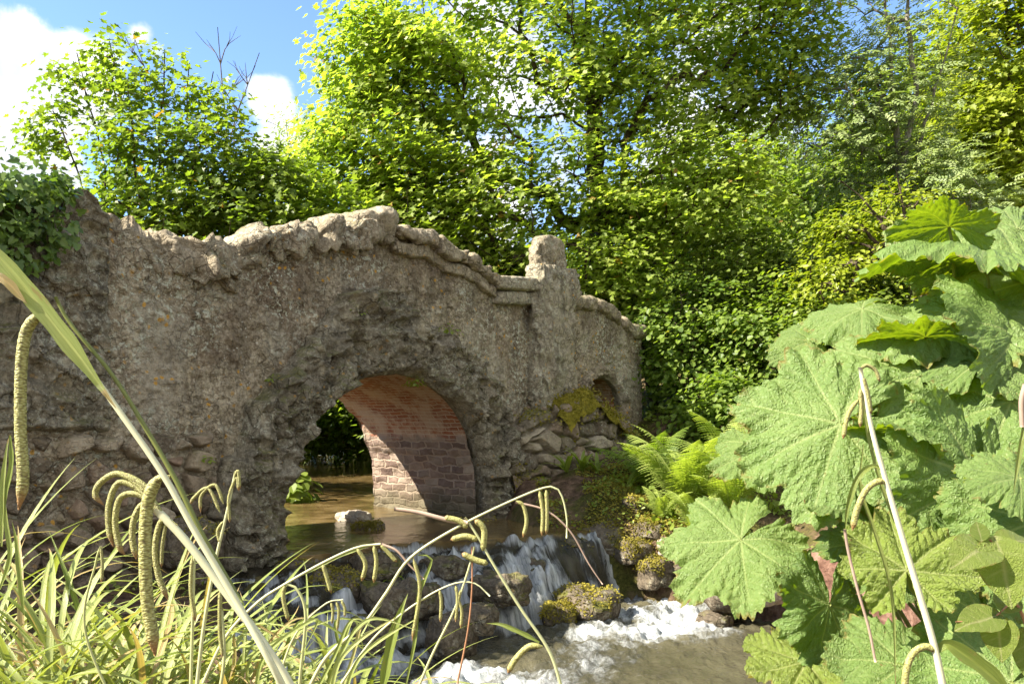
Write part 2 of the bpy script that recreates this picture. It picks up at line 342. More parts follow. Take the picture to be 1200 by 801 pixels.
L_SEDGE = leaf_mat('sedge_blade', (.165, .215, .03), (.41, .445, .16), .36, (1.2, 1.2, .5), rough=.35, c=(.44, .33, .15), ribs=True)
L_SSTEM = leaf_mat('sedge_stem', (.36, .38, .12), (.66, .64, .42), .12, (1.2, 1.2, .7), rough=.4)
L_KNOT = leaf_mat('knotweed_leaf', (.19, .26, .05), (.27, .33, .07), .42, rough=.35, vein=(.44, .44, .2), net=True)
L_BUR = leaf_mat('butterbur_leaf', (.13, .19, .03), (.20, .25, .04), .4)
L_MOSS = leaf_mat('moss_tuft', (.13, .115, .016), (.36, .30, .045), .25, rough=.9)
def catkin_mat():
    t = NT('sedge_catkin'); uv = t.vec('cuv')
    v = t.vor(t.map(uv, (9., 4., 1.)), 1.); col = t.ramp(v, [(.1, (.44, .42, .18)), (.45, (.30, .29, .08)), (.85, (.13, .10, .03))])
    tip = t.n('ShaderNodeSeparateXYZ', {0: uv}).outputs[2]
    col = t.mix(t.rng(tip, .86, .97), col, (.28, .15, .05))
    return t.done(t.pbsdf(Base_Color=col, Roughness=.6, Normal=t.bump(v, .0007, .9)))
M_CATKIN = catkin_mat()
def simple(name, c, r=.7):
    t = NT(name); n = t.noise(t.obj(), 30, 4)
    return t.done(t.pbsdf(Base_Color=t.ramp(n, [(.3, tuple(x*.7 for x in c)), (.7, tuple(x*1.2 for x in c))]), Roughness=r))
M_PINK = simple('dry_pink_stem', (.36, .25, .18))
M_REDST = simple('red_stalk', (.32, .15, .07))
M_DEADST = simple('dead_stem', (.46, .38, .30))
# ================================================================ the bridge
PL = np.array([-2.33, 7.9]); E1 = np.array([.6134, .7898]); NO = np.array([.7898, -.6134])
def face(s, out, z):
    s, out, z = np.broadcast_arrays(np.asarray(s, float), np.asarray(out, float), np.asarray(z, float))
    return np.stack([PL[0]+E1[0]*s+NO[0]*out, PL[1]+E1[1]*s+NO[1]*out, z], -1)
def px2s(px):
    r = (px-CX)/F; return (PL[1]*r-PL[0])/(E1[0]-E1[1]*r)
def px2sz(px, py):
    s = px2s(px); return s, (HY-py)/F*(PL[1]+E1[1]*s)
A1 = (1.565, -1.14, 1.565); A2 = (6.10, -.09, .61); DEPTH = 2.0; ZB = -2.0
def sdf(s, z):
    r = np.full(np.shape(s), 9.)
    for c, zs, R in (A1, A2):
        d = np.where(z >= zs, np.hypot(s-c, z-zs)-R, np.abs(s-c)-R); r = np.minimum(r, d)
    return r
SIL = [(-60, 215), (0, 222), (60, 222), (95, 222), (105, 229), (115, 245), (130, 258), (160, 265), (190, 275), (215, 286), (230, 293), (238, 285), (255, 282), (270, 288), (278, 292), (300, 278), (320, 268), (340, 262), (360, 263), (369, 269), (380, 261), (395, 258), (412, 264), (420, 256), (432, 252), (445, 252), (455, 256), (461, 267), (480, 272), (497, 273), (505, 281), (520, 292), (540, 298), (555, 306), (568, 318), (576, 324), (613, 326)]
_sz = np.array([px2sz(*p) for p in SIL])
def ztop(s):
    z = np.interp(s, _sz[:, 0], _sz[:, 1])
    fs = [px2sz(668, 346), px2sz(690, 347), px2sz(702, 350), px2sz(715, 358), px2sz(728, 370), px2sz(738, 380), px2sz(750, 381)]
    return np.where(s > 4.5, np.interp(s, [f[0] for f in fs], [f[1] for f in fs]), z)
S0, S1 = -4.4, 7.45
root_p = face(1.5, -1.0, -1.4)
bridge = empty('stone_bridge', root_p, 'old humped stone bridge with a brick lined arch over the stream', 'bridge')

def relief(name, sr, zlo, zhi, ns, nz, disp, mat, cut=True, parent=bridge, extra=None):
    s = np.linspace(sr[0], sr[1], ns); v = np.linspace(0, 1, nz)
    S, Vv = np.meshgrid(s, v, indexing='ij'); S = S.ravel(); Vv = Vv.ravel()
    Z = zlo(S)+(zhi(S)-zlo(S))*Vv
    fq = grid_faces(ns, nz)[:, ::-1]
    if cut:
        e = .6*max((sr[1]-sr[0])/ns, .012); d = sdf(S, Z)
        for c, zs, R in (A1, A2):
            dd = np.where(Z >= zs, np.hypot(S-c, Z-zs)-R, np.abs(S-c)-R); m = np.abs(dd) < e
            up = m & (Z >= zs); k = R/np.hypot(S[up]-c, Z[up]-zs)
            S[up], Z[up] = c+(S[up]-c)*k, zs+(Z[up]-zs)*k
            lo = m & (Z < zs); S[lo] = c+np.sign(S[lo]-c)*R
        d = sdf(S, Z); fq = fq[~(d[fq] < -.003).any(1)]
    P = face(S, 0., Z)
    out = disp(S, Z, P, Vv)
    at_ = {}
    if isinstance(out, tuple): out, at_ = out
    used = np.zeros(len(S), bool); used[fq.ravel()] = True; idx = np.cumsum(used)-1
    P = face(S, out, Z)[used]
    return mesh(name, P, idx[fq], mat, parent, True, {k: a[used] for k, a in at_.items()})

def rough_small(P):
    f1, f2, i = cells(P, 9.5, 3); g1, g2, j = cells(P, 21, 9)
    return .022*(1-sstep(.15, .62, f1))*sstep(.25, .75, i)+.014*(1-sstep(.2, .6, g1))*(j > .35)+.022*fbm(P, 1.6, 3, 5)+.012*fbm(P, 14, 3, 6)-.018*sstep(.25, .5, fbm(P, 5, 3, 8))
def tufa(P, amp=1.):
    w = np.stack([fbm(P, 2.6, 3, 31), fbm(P, 2.6, 3, 32), fbm(P, 2.6, 3, 33)], -1); q = P+.22*w
    f1, f2, i = cells(q*np.array([1, 1, 1.35]), 3.6, 41)
    g1, g2, j = cells(q*np.array([1, 1, 1.2]), 8.5, 45)
    rd = fbm(q, 4.5, 5, 46, .55, True)
    return amp*(.15*(f1**1.6-.25)*(.5+.8*i)+.06*(g1**1.5-.3)+.075*rd+.05*fbm(P, 1.6, 3, 47)+.02*fbm(P, 22, 3, 48)+.05*(i-.5))
def pits(P):
    g1, g2, j = cells(P*np.array([1, 1, 1.6]), 4.2, 61)
    return .11*sstep(.15, .6, g1)*(.4+.7*j)+.03*fbm(P, 9, 3, 62)+.014*fbm(P, 24, 2, 63)

# front face
def d_face(S, Z, P, V):
    d = rough_small(P)
    d += .03*sstep(1.5, 3.2, S)*fbm(P, 1.1, 2, 81)
    return d
relief('spandrel_wall', (S0, S1), lambda s: np.full_like(s, ZB), lambda s: ztop(s)-.08, 760, 250, d_face, M_FACE)
# back face (faces upstream) and end wall
def d_back(S, Z, P, V): return -DEPTH-.5*rough_small(P)
b = relief('spandrel_wall', (S0, S1), lambda s: np.full_like(s, ZB), lambda s: ztop(s)-.08, 300, 90, d_back, M_FACE)
# inner parapet sides and the walkway
sd = np.linspace(S0, S1, 160); zt = ztop(sd)
prof = [(-.0, -.08), (-.38, -.08), (-.38, -.80), (-.60, -.83), (-1.0, -.80), (-1.4, -.83), (-1.62, -.80), (-1.62, -.08), (-2.0, -.08)]
V = np.stack([face(sd, o_, zt+dz) for o_, dz in prof], 1).reshape(-1, 3)
mesh('walkway', V, grid_faces(len(sd), len(prof)), M_FACE, bridge, False)
for sx in (S0, S1):
    V = np.concatenate([face(sx, np.array([0, -DEPTH]), ZB), face(sx, np.array([-DEPTH, 0]), float(ztop(sx))-.08)])
    mesh('end_wall', V, np.array([[0, 1, 2, 3]]), M_FACE, bridge, False)

# left buttress zone: lumpy tufa facing left of the straight joint
def d_butt(S, Z, P, V):
    q = P+.08*np.stack([fbm(P, 2.5, 2, 131), fbm(P, 2.5, 2, 132), fbm(P, 2.5, 2, 133)], -1)
    f1, f2, i = cells(q*np.array([1, 1, 1.5]), 4.6, 141)
    d = .03+.13*(f1**1.6-.2)*(.4+.9*i)+tufa(P, .5)
    big = cells(P*np.array([.55, .55, 1.]), 2.9, 151); d = d+.05*(big[2]-.5)-.015*(1-sstep(0, .05, big[1]-big[0]))
    e = sstep(-1.62, -1.70, S+.03*fbm(P, 3, 2, 5)); b = sstep(-.20, -.12, Z)
    return np.where(e*b > 0, d*e*b-.03*(1-e*b), -.03)
relief('buttress', (S0, -1.60), lambda s: np.full_like(s, -.20), lambda s: ztop(s)-.02, 230, 150, d_butt, M_RING, cut=False)
# rubble plinth below it: big field stones with earth joints
def d_plinth(S, Z, P, V):
    q = np.stack([S, Z, 0*S+.37], -1); q = q+.05*np.stack([fbm(P, 4, 2, 71), fbm(P, 4, 2, 72), 0*S], -1)
    sc = np.array([4.4, 5.2, 0.])
    f1, f2, i = cells(q*sc+np.array([0, 0, .5]), 1., 75, .95)
    g = f2-f1; st = sstep(.03, .26, g)
    d = -.06+.15*st*(.55+.75*i)+.025*fbm(P, 6, 4, 77)+.010*fbm(P, 22, 3, 78)+.09*sstep(-.6, -1.4, Z)
    e = sstep(-.15, -.24, Z+.03*fbm(P, 4, 2, 79))*sstep(-.62, -.78, S+.1*fbm(P, 3, 2, 80))
    return d*e-.08*(1-e), {'cell': i, 'joint': 1-sstep(.02, .10, g)}
relief('rubble_plinth', (S0, -.5), lambda s: np.full_like(s, ZB), lambda s: np.full_like(s, -.08), 300, 170, d_plinth, M_RUBBLE, cut=False)

# arch rings
def ring(name, A, width, legs, amp, mat, nu=420, nv=70, seed=0):
    c, zs, R = A; zl, zr = legs
    L1 = zs-zl; L2 = zs-zr; Lt = L1+math.pi*R+L2
    u = np.linspace(0, Lt, nu); V_, At = [], []
    jj = np.concatenate([np.linspace(-.22, 0, 10, endpoint=False), np.linspace(0, width*1.35, nv)])
    U, J = np.meshgrid(u, jj, indexing='ij'); U = U.ravel(); J = J.ravel()
    w = np.maximum(J, 0)
    th = np.pi-np.clip((U-L1)/R, 0, np.pi)
    onl = U < L1; onr = U > L1+math.pi*R
    s = np.where(onl, c-R-w, np.where(onr, c+R+w, c+(R+w)*np.cos(th)))
    z = np.where(onl, zl+U, np.where(onr, zs-(U-L1-math.pi*R), zs+(R+w)*np.sin(th)))
    P = face(s, 0., z)
    edge = width*(1+.22*fbm(P, 2.2, 3, 90+seed)+.10*fbm(P, 7, 2, 93+seed)+(.38*np.exp(-((U-Lt*.47)/.38)**2) if seed == 0 else 0))
    k = sstep(0., .05, edge-w)
    d = (.07+.07*amp+1.15*tufa(P, amp)+amp*.05*fbm(P, 1.2, 2, 95+seed))
    out = d*k-.06*(1-k)
    inn = np.where(J < 0, 1., 0.)
    roll = sstep(0, .05, w)
    out = np.where(J >= 0, out*(.35+.65*roll), 0)
    d0 = np.repeat(out.reshape(nu, -1)[:, 10], len(jj))
    out = np.where(J < 0, d0+J, out)
    # push the soffit strip a little into the opening so that its lip is uneven
    lip = .02+.03*fbm(P, 4, 3, 97+seed)
    lip = np.where(J < 0, lip*(1-sstep(-.02, -.2, J)*1.6), lip*(1-roll))
    s = np.where(onl, s+lip, np.where(onr, s-lip, s-lip*np.cos(th))); z = np.where(onl | onr, z, z-lip*np.sin(th))
    return mesh(name, face(s, out, z), grid_faces(nu, len(jj)), mat, bridge, True)
ring('arch_ring', A1, .70, (-1.95, -1.75), 1.15, M_RING)
ring('small_arch_ring', A2, .20, (-.3, -.3), .45, M_FACE, 160, 24, 7)
# barrels
def barrel(name, A, zl, nu=220, nv=70):
    c, zs, R = A; L1 = zs-zl; Lt = 2*L1+math.pi*R
    u = np.linspace(0, Lt, nu); v = np.linspace(-.05, -DEPTH+.0, nv)
    U, W = np.meshgrid(u, v, indexing='ij'); U = U.ravel(); W = W.ravel()
    th = np.pi-np.clip((U-L1)/R, 0, np.pi); onl = U < L1; onr = U > L1+math.pi*R
    cs = np.where(onl, -1, np.where(onr, 1, np.cos(th))); sn = np.where(onl | onr, 0, np.sin(th))
    z0 = np.where(onl, zl+U, np.where(onr, zs-(U-L1-math.pi*R), zs+R*np.sin(th))); s0 = c+R*cs
    P = face(s0, W, z0)
    low = 1-sstep(-.45, -.30, z0)
    r = .012*fbm(P, 4, 4, 101)+.010*fbm(P, 14, 3, 102)+low*.05*(.5-cells(P*np.array([1, 1, 1.8]), 3.6, 104)[0])
    edge = sstep(.12, 0, W+DEPTH)*.05*(fbm(P, 6, 2, 106)-.1)
    r = r+edge+low*.04
    s1 = s0-cs*r; z1 = z0-sn*r
    o = mesh(name, face(s1, W, z1), grid_faces(nu, nv)[:, ::-1], M_BRICK, bridge, True, {'buv': np.stack([W+10, U+.03, z0], -1)})
    return o
barrel('arch_barrel', A1, -1.95); barrel('small_arch_barrel', A2, -.4, 120, 60)

# coping: one rough block after another, the moulded band, level cornices
def coping(name, s0, s1, h, proj, inner, rough, mat, expo=3.2, topf=None, n=None, seed=0, zoff=0., crown=.0, parent=bridge, endround=.10, cracks=(), craggy=0.):
    n = n or max(14, int((s1-s0)/.022)); m = 44
    t = np.linspace(-1, 1, n); s = (s0+s1)/2+(s1-s0)/2*t
    top = (topf(s) if topf else ztop(s))+zoff
    hh = h/2; dd = (proj+inner)/2; cd = (proj-inner)/2
    L = (s1-s0)/2; e = np.minimum(1, np.maximum(0, (1-np.abs(t))*L/endround)); prof_ = np.sqrt(np.maximum(1e-4, 1-(1-e)**2))
    a = np.linspace(0, 2*np.pi, m, endpoint=False)
    ca, sa = np.cos(a), np.sin(a)
    X = np.sign(ca)*np.abs(ca)**(2/expo); Y = np.sign(sa)*np.abs(sa)**(2/expo)
    O = cd+dd*X[None, :]*(.35+.65*prof_[:, None])
    Z = (top-hh)[:, None]+hh*Y[None, :]*(.55+.45*prof_[:, None])
    P = face(np.repeat(s, m), O.ravel(), Z.ravel())
    nrm = face(np.zeros(n*m), np.tile(X, n), np.tile(Y, n))-face(0, 0, 0); nrm /= np.linalg.norm(nrm, axis=1)[:, None]
    d = rough*(1.1*fbm(P, 3.1, 4, 201+seed)-.6*np.abs(fbm(P, 6.5, 3, 203+seed))+.35*fbm(P, 17, 3, 205+seed)-.9*sstep(.25, .6, fbm(P, 8, 2, 207+seed)))
    d -= .6*rough*(1-np.repeat(prof_, m))
    if craggy:
        q = P+.09*np.stack([fbm(P, 3, 2, 231), fbm(P, 3, 2, 232), fbm(P, 3, 2, 233)], -1)
        f1, f2, i = cells(q*np.array([.8, .8, 1.3]), 2.2, 235+seed); g1, g2, j = cells(q, 8., 237+seed)
        d += craggy*(.13*(i-.5)-.05*(1-sstep(0, .12, f2-f1))+.05*fbm(q, 6., 5, 244, .6, True)+.05*(g1**1.5-.3)-.05*np.maximum(0, fbm(P, 5, 3, 239)))
        low_ = sstep(-.1, -.9, np.tile(Y, n)); d -= craggy*low_*.10*np.maximum(0, fbm(P, 2.6, 3, 241)+.2)
        for c_ in cracks:
            sl_ = np.repeat(s, m)+.05*fbm(P, 4, 2, 243)+.10*np.tile(Y, n)*math.sin(c_*9); d -= (.09+.03*math.sin(c_*17))*np.exp(-((sl_-c_)/.055)**2)
    P = P+nrm*d[:, None]
    if craggy and proj > 0:
        k_ = sstep(px2s(238), px2s(205), np.repeat(s, m)+.12*fbm(P, 2., 2, 251)); P[:, :2] -= NO*(.13*k_*sstep(-.2, .3, np.tile(X, n)))[:, None]
    f = [grid_faces(n, m, wrap_v=True)[:, ::-1], np.array([np.arange(m)]), np.array([(n-1)*m+np.arange(m)[::-1]])]
    return mesh(name, P, f, mat, parent, True)
brk = [-70, -20, 40, 84, 103, 136, 192, 232, 279, 320, 368, 414, 459]
cracks = [px2s(v) for v in brk[1:-1]]
coping('parapet_coping', S0-.02, px2s(459)+.02, .38, .14, .44, .06, M_COPE, seed=4, zoff=.035, cracks=cracks, craggy=1., expo=5)
coping('parapet_coping', S0-.02, px2s(459)+.02, .34, -1.56, 2.12, .06, M_COPE, seed=14, zoff=.03, cracks=cracks, craggy=1.)
for a, b_ in ((459, 503), (503, 540), (540, 577)):
    coping('coping_stone', px2s(a)-.01, px2s(b_)+.01, .19, .17, .44, .05, M_COPE, seed=a, zoff=.03, expo=5, craggy=.55, endround=.05)
    coping('coping_stone', px2s(a)-.01, px2s(b_)+.01, .30, -1.56, 2.12, .03, M_COPE, seed=a+2, zoff=.03)
    coping('moulding', px2s(a)-.02, px2s(b_)+.02, .17, .10, .3, .032, M_COPE, seed=a+3, zoff=-.14, expo=6, endround=.03)
cz = lambda s: 1.775+.085*(np.asarray(s)-3.34)
coping('cornice', px2s(573), 4.32, .20, .20, .44, .018, M_PIER, expo=6, topf=cz, seed=3, endround=.05)
coping('cornice', px2s(575), 4.32, .20, .13, .40, .018, M_PIER, expo=6, topf=cz, seed=5, zoff=-.19, endround=.04)
coping('cornice', px2s(574), 4.2, .30, -1.56, 2.12, .02, M_PIER, expo=5, topf=cz, seed=6)
for a, b_ in ((5.02, 5.9), (5.9, 6.7), (6.7, S1+.05)):
    coping('coping_stone', a, b_, .26, .12, .44, .034, M_COPE, seed=int(a*9), zoff=.02)
    coping('coping_stone', a, b_, .26, -1.56, 2.12, .03, M_COPE, seed=int(a*9)+2, zoff=.02)

# the pier that rises over the parapet, with its worn cap
def column(name, s0, s1, o0, o1, zs, scl, rough, mat, expo=5., n=150, m=120, vert=1., seed=0, parent=bridge):
    z = np.linspace(zs[0], zs[-1], n); k = np.interp(z, zs, scl); a = np.linspace(0, 2*np.pi, m, endpoint=False)
    X = np.sign(np.cos(a))*np.abs(np.cos(a))**(2/expo); Y = np.sign(np.sin(a))*np.abs(np.sin(a))**(2/expo)
    S = (s0+s1)/2+(s1-s0)/2*X[None]*k[:, None]; O = (o0+o1)/2+(o1-o0)/2*Y[None]*(.4+.6*k[:, None])
    P = face(S.ravel(), O.ravel(), np.repeat(z, m))
    nr = face(np.tile(X, n), np.tile(Y, n), np.zeros(n*m))-face(0, 0, 0); nr /= np.linalg.norm(nr, axis=1)[:, None]+1e-9
    d = rough(P)
    P = P+nr*d[:, None]
    f = [grid_faces(n, m, wrap_v=True)[:, ::-1], np.array([(n-1)*m+np.arange(m)])]
    return mesh(name, P, f, mat, parent, True)
def r_pier(P):
    q = P*np.array([1, 1, .42]); f1, f2, i = cells(q+.06*np.stack([fbm(P, 3, 2, 301)]*3, -1), 4.2, 303)
    g1, g2, j = cells(P*np.array([1, 1, .6]), 9, 307)
    return .16*(f1**1.5-.2)*(.3+.9*i)+.07*(g1**1.5-.3)+.03*fbm(q, 6, 4, 305, .55, True)+.025*fbm(P, 15, 3, 309)-.06*sstep(.1, .4, fbm(P*np.array([1, 1, .5]), 4, 3, 311))-.06
pier = column('pier', 4.14, 5.12, -.20, .28, [-1.6, 1.2, 1.78, 1.88, 1.98, 2.06], [1.05, 1.0, 1.0, .97, .90, .80], r_pier, M_PIER, expo=4)
def r_cap(P): return .035*fbm(P, 4, 4, 321)+.015*fbm(P, 16, 3, 322)-.03*sstep(.1, .5, np.abs(fbm(P, 5, 2, 324)))-.01
column('pier_cap', 4.29, 5.02, -.18, .16, [1.9, 2.02, 2.22, 2.36, 2.44, 2.49, 2.52], [1.02, 1.0, .97, .94, .86, .66, .30], r_cap, M_COPE, expo=3.2, n=70, m=90)
column('pier', 3.86, 5.10, -1.5, -2.14, [-1.6, 1.2, 1.78, 1.88, 1.98, 2.06], [1.05, 1.0, 1.0, .97, .90, .80], r_pier, M_PIER, expo=7, n=80, m=60)
column('pier_cap', 4.06, 5.02, -1.54, -2.10, [1.9, 2.02, 2.22, 2.36, 2.44, 2.49, 2.52], [1.02, 1.0, .97, .94, .86, .66, .30], r_cap, M_COPE, expo=4.2, n=40, m=50)

# dry-stone footing that juts out in front of the pier and the small arch
def footing():
    ns, nv = 230, 190
    s = np.linspace(3.55, 6.75, ns); v = np.linspace(0, 1, nv)
    S, Vv = np.meshgrid(s, v, indexing='ij'); S = S.ravel(); Vv = Vv.ravel()
    tz = np.interp(S, [3.55, 4.0, 4.6, 5.2, 5.6, 6.0, 6.4, 6.75], [-.35, -.06, .05, .12, -.06, -.20, -.42, -.6])
    pr = np.interp(S, [3.55, 3.8, 4.4, 5.4, 6.3, 6.75], [.05, .26, .42, .50, .42, .05])
    # v: 0..0.72 front face going up, 0.72..1 the top running back to the wall
    up = np.clip(Vv/.72, 0, 1); bk = np.clip((Vv-.72)/.28, 0, 1)
    Z = -1.5+(tz+1.5)*up+.05*bk; O = pr*(1-bk)+.25*(1-up)-.08*bk
    P = face(S, O, Z)
    q = np.stack([S*3.0, (Z+.3*O)*4.6, O*3.], -1)+.45*np.stack([fbm(P, 3, 2, 401), fbm(P, 3, 2, 402), 0*S], -1)
    f1, f2, i = cells(q, 1., 405, .95); g = f2-f1
    d = -.05+.13*sstep(.02, .22, g)*(.4+.9*i)+.02*fbm(P, 9, 4, 407)+.008*fbm(P, 25, 2, 408)
    nrm = face(0*S, np.where(bk > 0, .3, 1), np.where(bk > 0, 1, .15))-face(0, 0, 0)
    global FOOT; FOOT = P+nrm*d[:, None]
    return mesh('rubble_footing', P+nrm*d[:, None], grid_faces(ns, nv)[:, ::-1], M_RUBBLE2, bridge, True, {'cell': i, 'joint': 1-sstep(.02, .09, g)})
M_RUBBLE2 = stone_mat('grey_rubble', (.08, .062, .040), (.24, .195, .13), (.44, .375, .27), streak=.2, lichen=.4, orange=.2, moss=.8, cell=14, cellmix=.3, bumpd=.025, joint=True)
footing()

# ================================================================ stream and terrain
UP = np.array([(-1.0, 8.5), (-1.55, 9.4), (-2.6, 12.6), (-4.3, 19.), (-7.2, 32.), (-12, 48.)]); UPW = np.array([1.3, 1.42, 1.75, 2.3, 3.2, 3.5])
LO = np.array([(-.75, 6.6), (.5, 7.3), (1.35, 6.5), (2.1, 5.2), (3.4, 3.4), (6., 1.), (12., -5.), (30, -20)]); LOW = np.array([1.2, 1.7, 1.6, 1.0, .9, 1., 1.5, 3.])
def pdist(x, y, P, W):
    best = np.full(x.shape, 1e9); bw = np.zeros(x.shape); bt = np.zeros(x.shape); acc = 0
    for k in range(len(P)-1):
        d = P[k+1]-P[k]; L = np.hypot(*d); t = np.clip(((x-P[k, 0])*d[0]+(y-P[k, 1])*d[1])/L**2, 0, 1)
        q = np.hypot(x-P[k, 0]-t*d[0], y-P[k, 1]-t*d[1]); w = W[k]+(W[k+1]-W[k])*t; m = (q-w) < (best-bw)
        best = np.where(m, q, best); bw = np.where(m, w, bw); bt = np.where(m, acc+t*L, bt); acc += L
    return best, bw, bt
CTRL = np.array([
 (0, 0, -1.5), (-2, 1, -1.4), (-1.5, 3, -1.35), (-3, 3, -1.3), (-3.5, 5.3, -1.38), (-2.5, 6.3, -1.45), (-5, 4, -1.2), (-1.3, 4.6, -1.8), (-2.1, 6.7, -1.6), (-.4, 4.2, -2.0), (1, 1, -1.7), (.6, 3, -1.9), (2.2, 2.2, -1.5),
 (-7, 6, -.8), (-12, 4, -.3), (-5.5, 9, -.2), (-4.6, 11.5, -.9), (-6, 13, -.4), (-8, 12, .2), (-6.6, 19, -.6), (-9, 19, .2), (-12, 32, .2), (-20, 20, 1.2),
 (.45, 10.6, -.95), (.9, 10.7, -.72), (1.5, 11.2, -.62), (2.0, 12.2, -.75), (.55, 9.7, -1.22), (1.25, 9.9, -1.02), (1.85, 9.3, -1.28), (.75, 9.1, -1.62), (1.5, 8.8, -1.62), (2.3, 10.4, -1.05), (2.6, 9.4, -1.15), (3.2, 10.6, -.85), (4., 9.0, -.9),
 (2.35, 8.3, -1.72), (2.75, 7.4, -1.45), (3.2, 7.2, -1.05), (3.0, 6.4, -1.25), (2.8, 6.9, -1.3), (2.9, 5.4, -1.35), (4.2, 6, -.85), (5.5, 5, -.6), (3.6, 4.4, -1.1), (6, 3, -.5), (7, 8, -.1), (5, 11.5, -.2),
 (3, 14, -.05), (1, 14.5, -.5), (.2, 18, -.4), (-1.5, 26, -.2), (4, 18, .6), (8, 14, 1.0), (10, 20, 2.2), (6, 26, 1.8), (14, 12, 1.6), (20, 24, 4.2), (14, 36, 5), (2, 38, 1.6), (30, 40, 9), (26, 10, 3), (0, 60, 4), (-20, 60, 1.5), (40, 70, 14), (-50, 50, 3), (60, 20, 8), (-40, 0, 1), (30, -20, 0), (-20, -20, -1), (0, -10, -1.4)], float)
def bank(x, y):
    num = 0; den = 0
    for cx, cy, cz_ in CTRL:
        w = 1/((x-cx)**2+(y-cy)**2+.12)**1.7; num = num+w*cz_; den = den+w
    return num/den
def lipline(x, y):
    d1 = (x+2.3)*.39-(y-7.95)*.92            # distance past the lip of the upper pool
    d2 = -((x+.9)*.81-(y-6.05)*.59)          # distance still to go to the lower pool
    t = d1/(np.abs(d1)+np.abs(d2)+1e-6); t = np.where(d1 <= 0, 0, np.where(d2 <= 0, 1, t)); return t
def wlevel(x, y):
    P = np.stack([x, y, 0*x], -1)
    t = lipline(x, y)
    t = np.clip(t+(.30*fbm(P, 1.15, 3, 501)+.10*fbm(P, 4, 3, 503))*sstep(0, .12, t)*sstep(1, .8, t), 0, 1)
    z = -1.40-.08*sstep(.02, .22, t)-.12*sstep(.2, .5, t)-.32*sstep(.42, .78, t)-.18*sstep(.72, .97, t)
    return z, t
def ground_h(x, y):
    P = np.stack([x, y, 0*x], -1)
    b = bank(x, y)+.10*fbm(P, .9, 4, 511)*np.minimum(1, 1)+.05*fbm(P, 4, 3, 513)
    du, wu, tu = pdist(x, y, UP, UPW); dl, wl, tl = pdist(x, y, LO, LOW)
    cu = sstep(0., .55, du-wu-.0); cl = sstep(0., .5, dl-wl)
    wz, t = wlevel(x, y)
    b = np.where(cu < 1, (wz-.22)*(1-cu)+np.maximum(b, wz-.22)*cu, b)
    b = np.where(cl < 1, np.minimum(b, (wz-.25)*(1-cl)+b*cl), b)
    far = sstep(60, 200, np.hypot(x, y)); b = b+far*6*fbm(P, .01, 3, 517)
    return b
ax = np.concatenate([-np.geomspace(400, 9, 26), np.arange(-8.4, 9., .085), np.geomspace(9.5, 400, 26)])
ay = np.concatenate([-np.geomspace(400, 3.5, 16), np.arange(-3, 16.5, .085), np.geomspace(17, 500, 30)])
X, Y = np.meshgrid(ax, ay, indexing='ij'); X = X.ravel(); Y = Y.ravel(); Zg = ground_h(X, Y)
redm = np.exp(-(((X-3.0)/.75)**2+((Y-6.9)/1.1)**2)**2)
mossm = np.clip(.35+.65*sstep(.4, 1.1, np.hypot(X, Y)*.1)-1.2*redm, 0, 1)+.4*np.exp(-((X-1.)**2+(Y-9.8)**2)/3)
g = mesh('ground', np.stack([X, Y, Zg], -1), grid_faces(len(ax), len(ay)), M_GROUND, None, True, {'red': np.clip(redm*1.4, 0, 1), 'moss': np.clip(mossm, 0, 1)})
tag(g, kind='structure')
def gh(x, y): return float(ground_h(np.array([float(x)]), np.array([float(y)]))[0])

# water: one sheet following the steps of the cascade
wx = np.concatenate([np.arange(-14, -4, .4), np.arange(-4, 3.7, .028), np.arange(3.8, 8, .3)]); wy = np.concatenate([np.arange(-1, 4.5, .3), np.arange(4.5, 10.6, .028), np.arange(10.7, 16, .15), np.arange(16, 50, .6)])
X, Y = np.meshgrid(wx, wy, indexing='ij'); X = X.ravel(); Y = Y.ravel()
Wz, T = wlevel(X, Y)
e = .03; sx = (wlevel(X+e, Y)[0]-wlevel(X-e, Y)[0])/(2*e); sy = (wlevel(X, Y+e)[0]-wlevel(X, Y-e)[0])/(2*e); slope = np.hypot(sx, sy)
P3 = np.stack([X, Y, 0*X], -1)
d2 = ((X+.9)*.81-(Y-6.05)*.59)
pool = sstep(0, .1, d2)*np.exp(-(np.maximum(d2, 0)/1.75)**2.5)
jet = np.exp(-(((X-1.0)/.62)**2+((Y-8.5)/.9)**2))*.95+.5*np.exp(-(((X-1.6)/.7)**2+((Y-7.8)/.45)**2))
low0 = sstep(.85, .98, T); foam = .66*sstep(.12, .8, slope)+.62*pool*sstep(.8, .97, T)+.35*np.exp(-(((X+.3)/.8)**2+((Y-6.2)/.5)**2))*low0+jet*sstep(.25, .7, T)+.44*sstep(.04, .2, T)*(1-sstep(.9, 1, T))+.22*np.exp(-(((X-.85)/.45)**2+((Y-8.9)/.5)**2))*sstep(.05, .2, T)
foam *= (.80+.9*fbm(P3, 1.6, 3, 521)+.35*fbm(P3, 5.5, 3, 522))
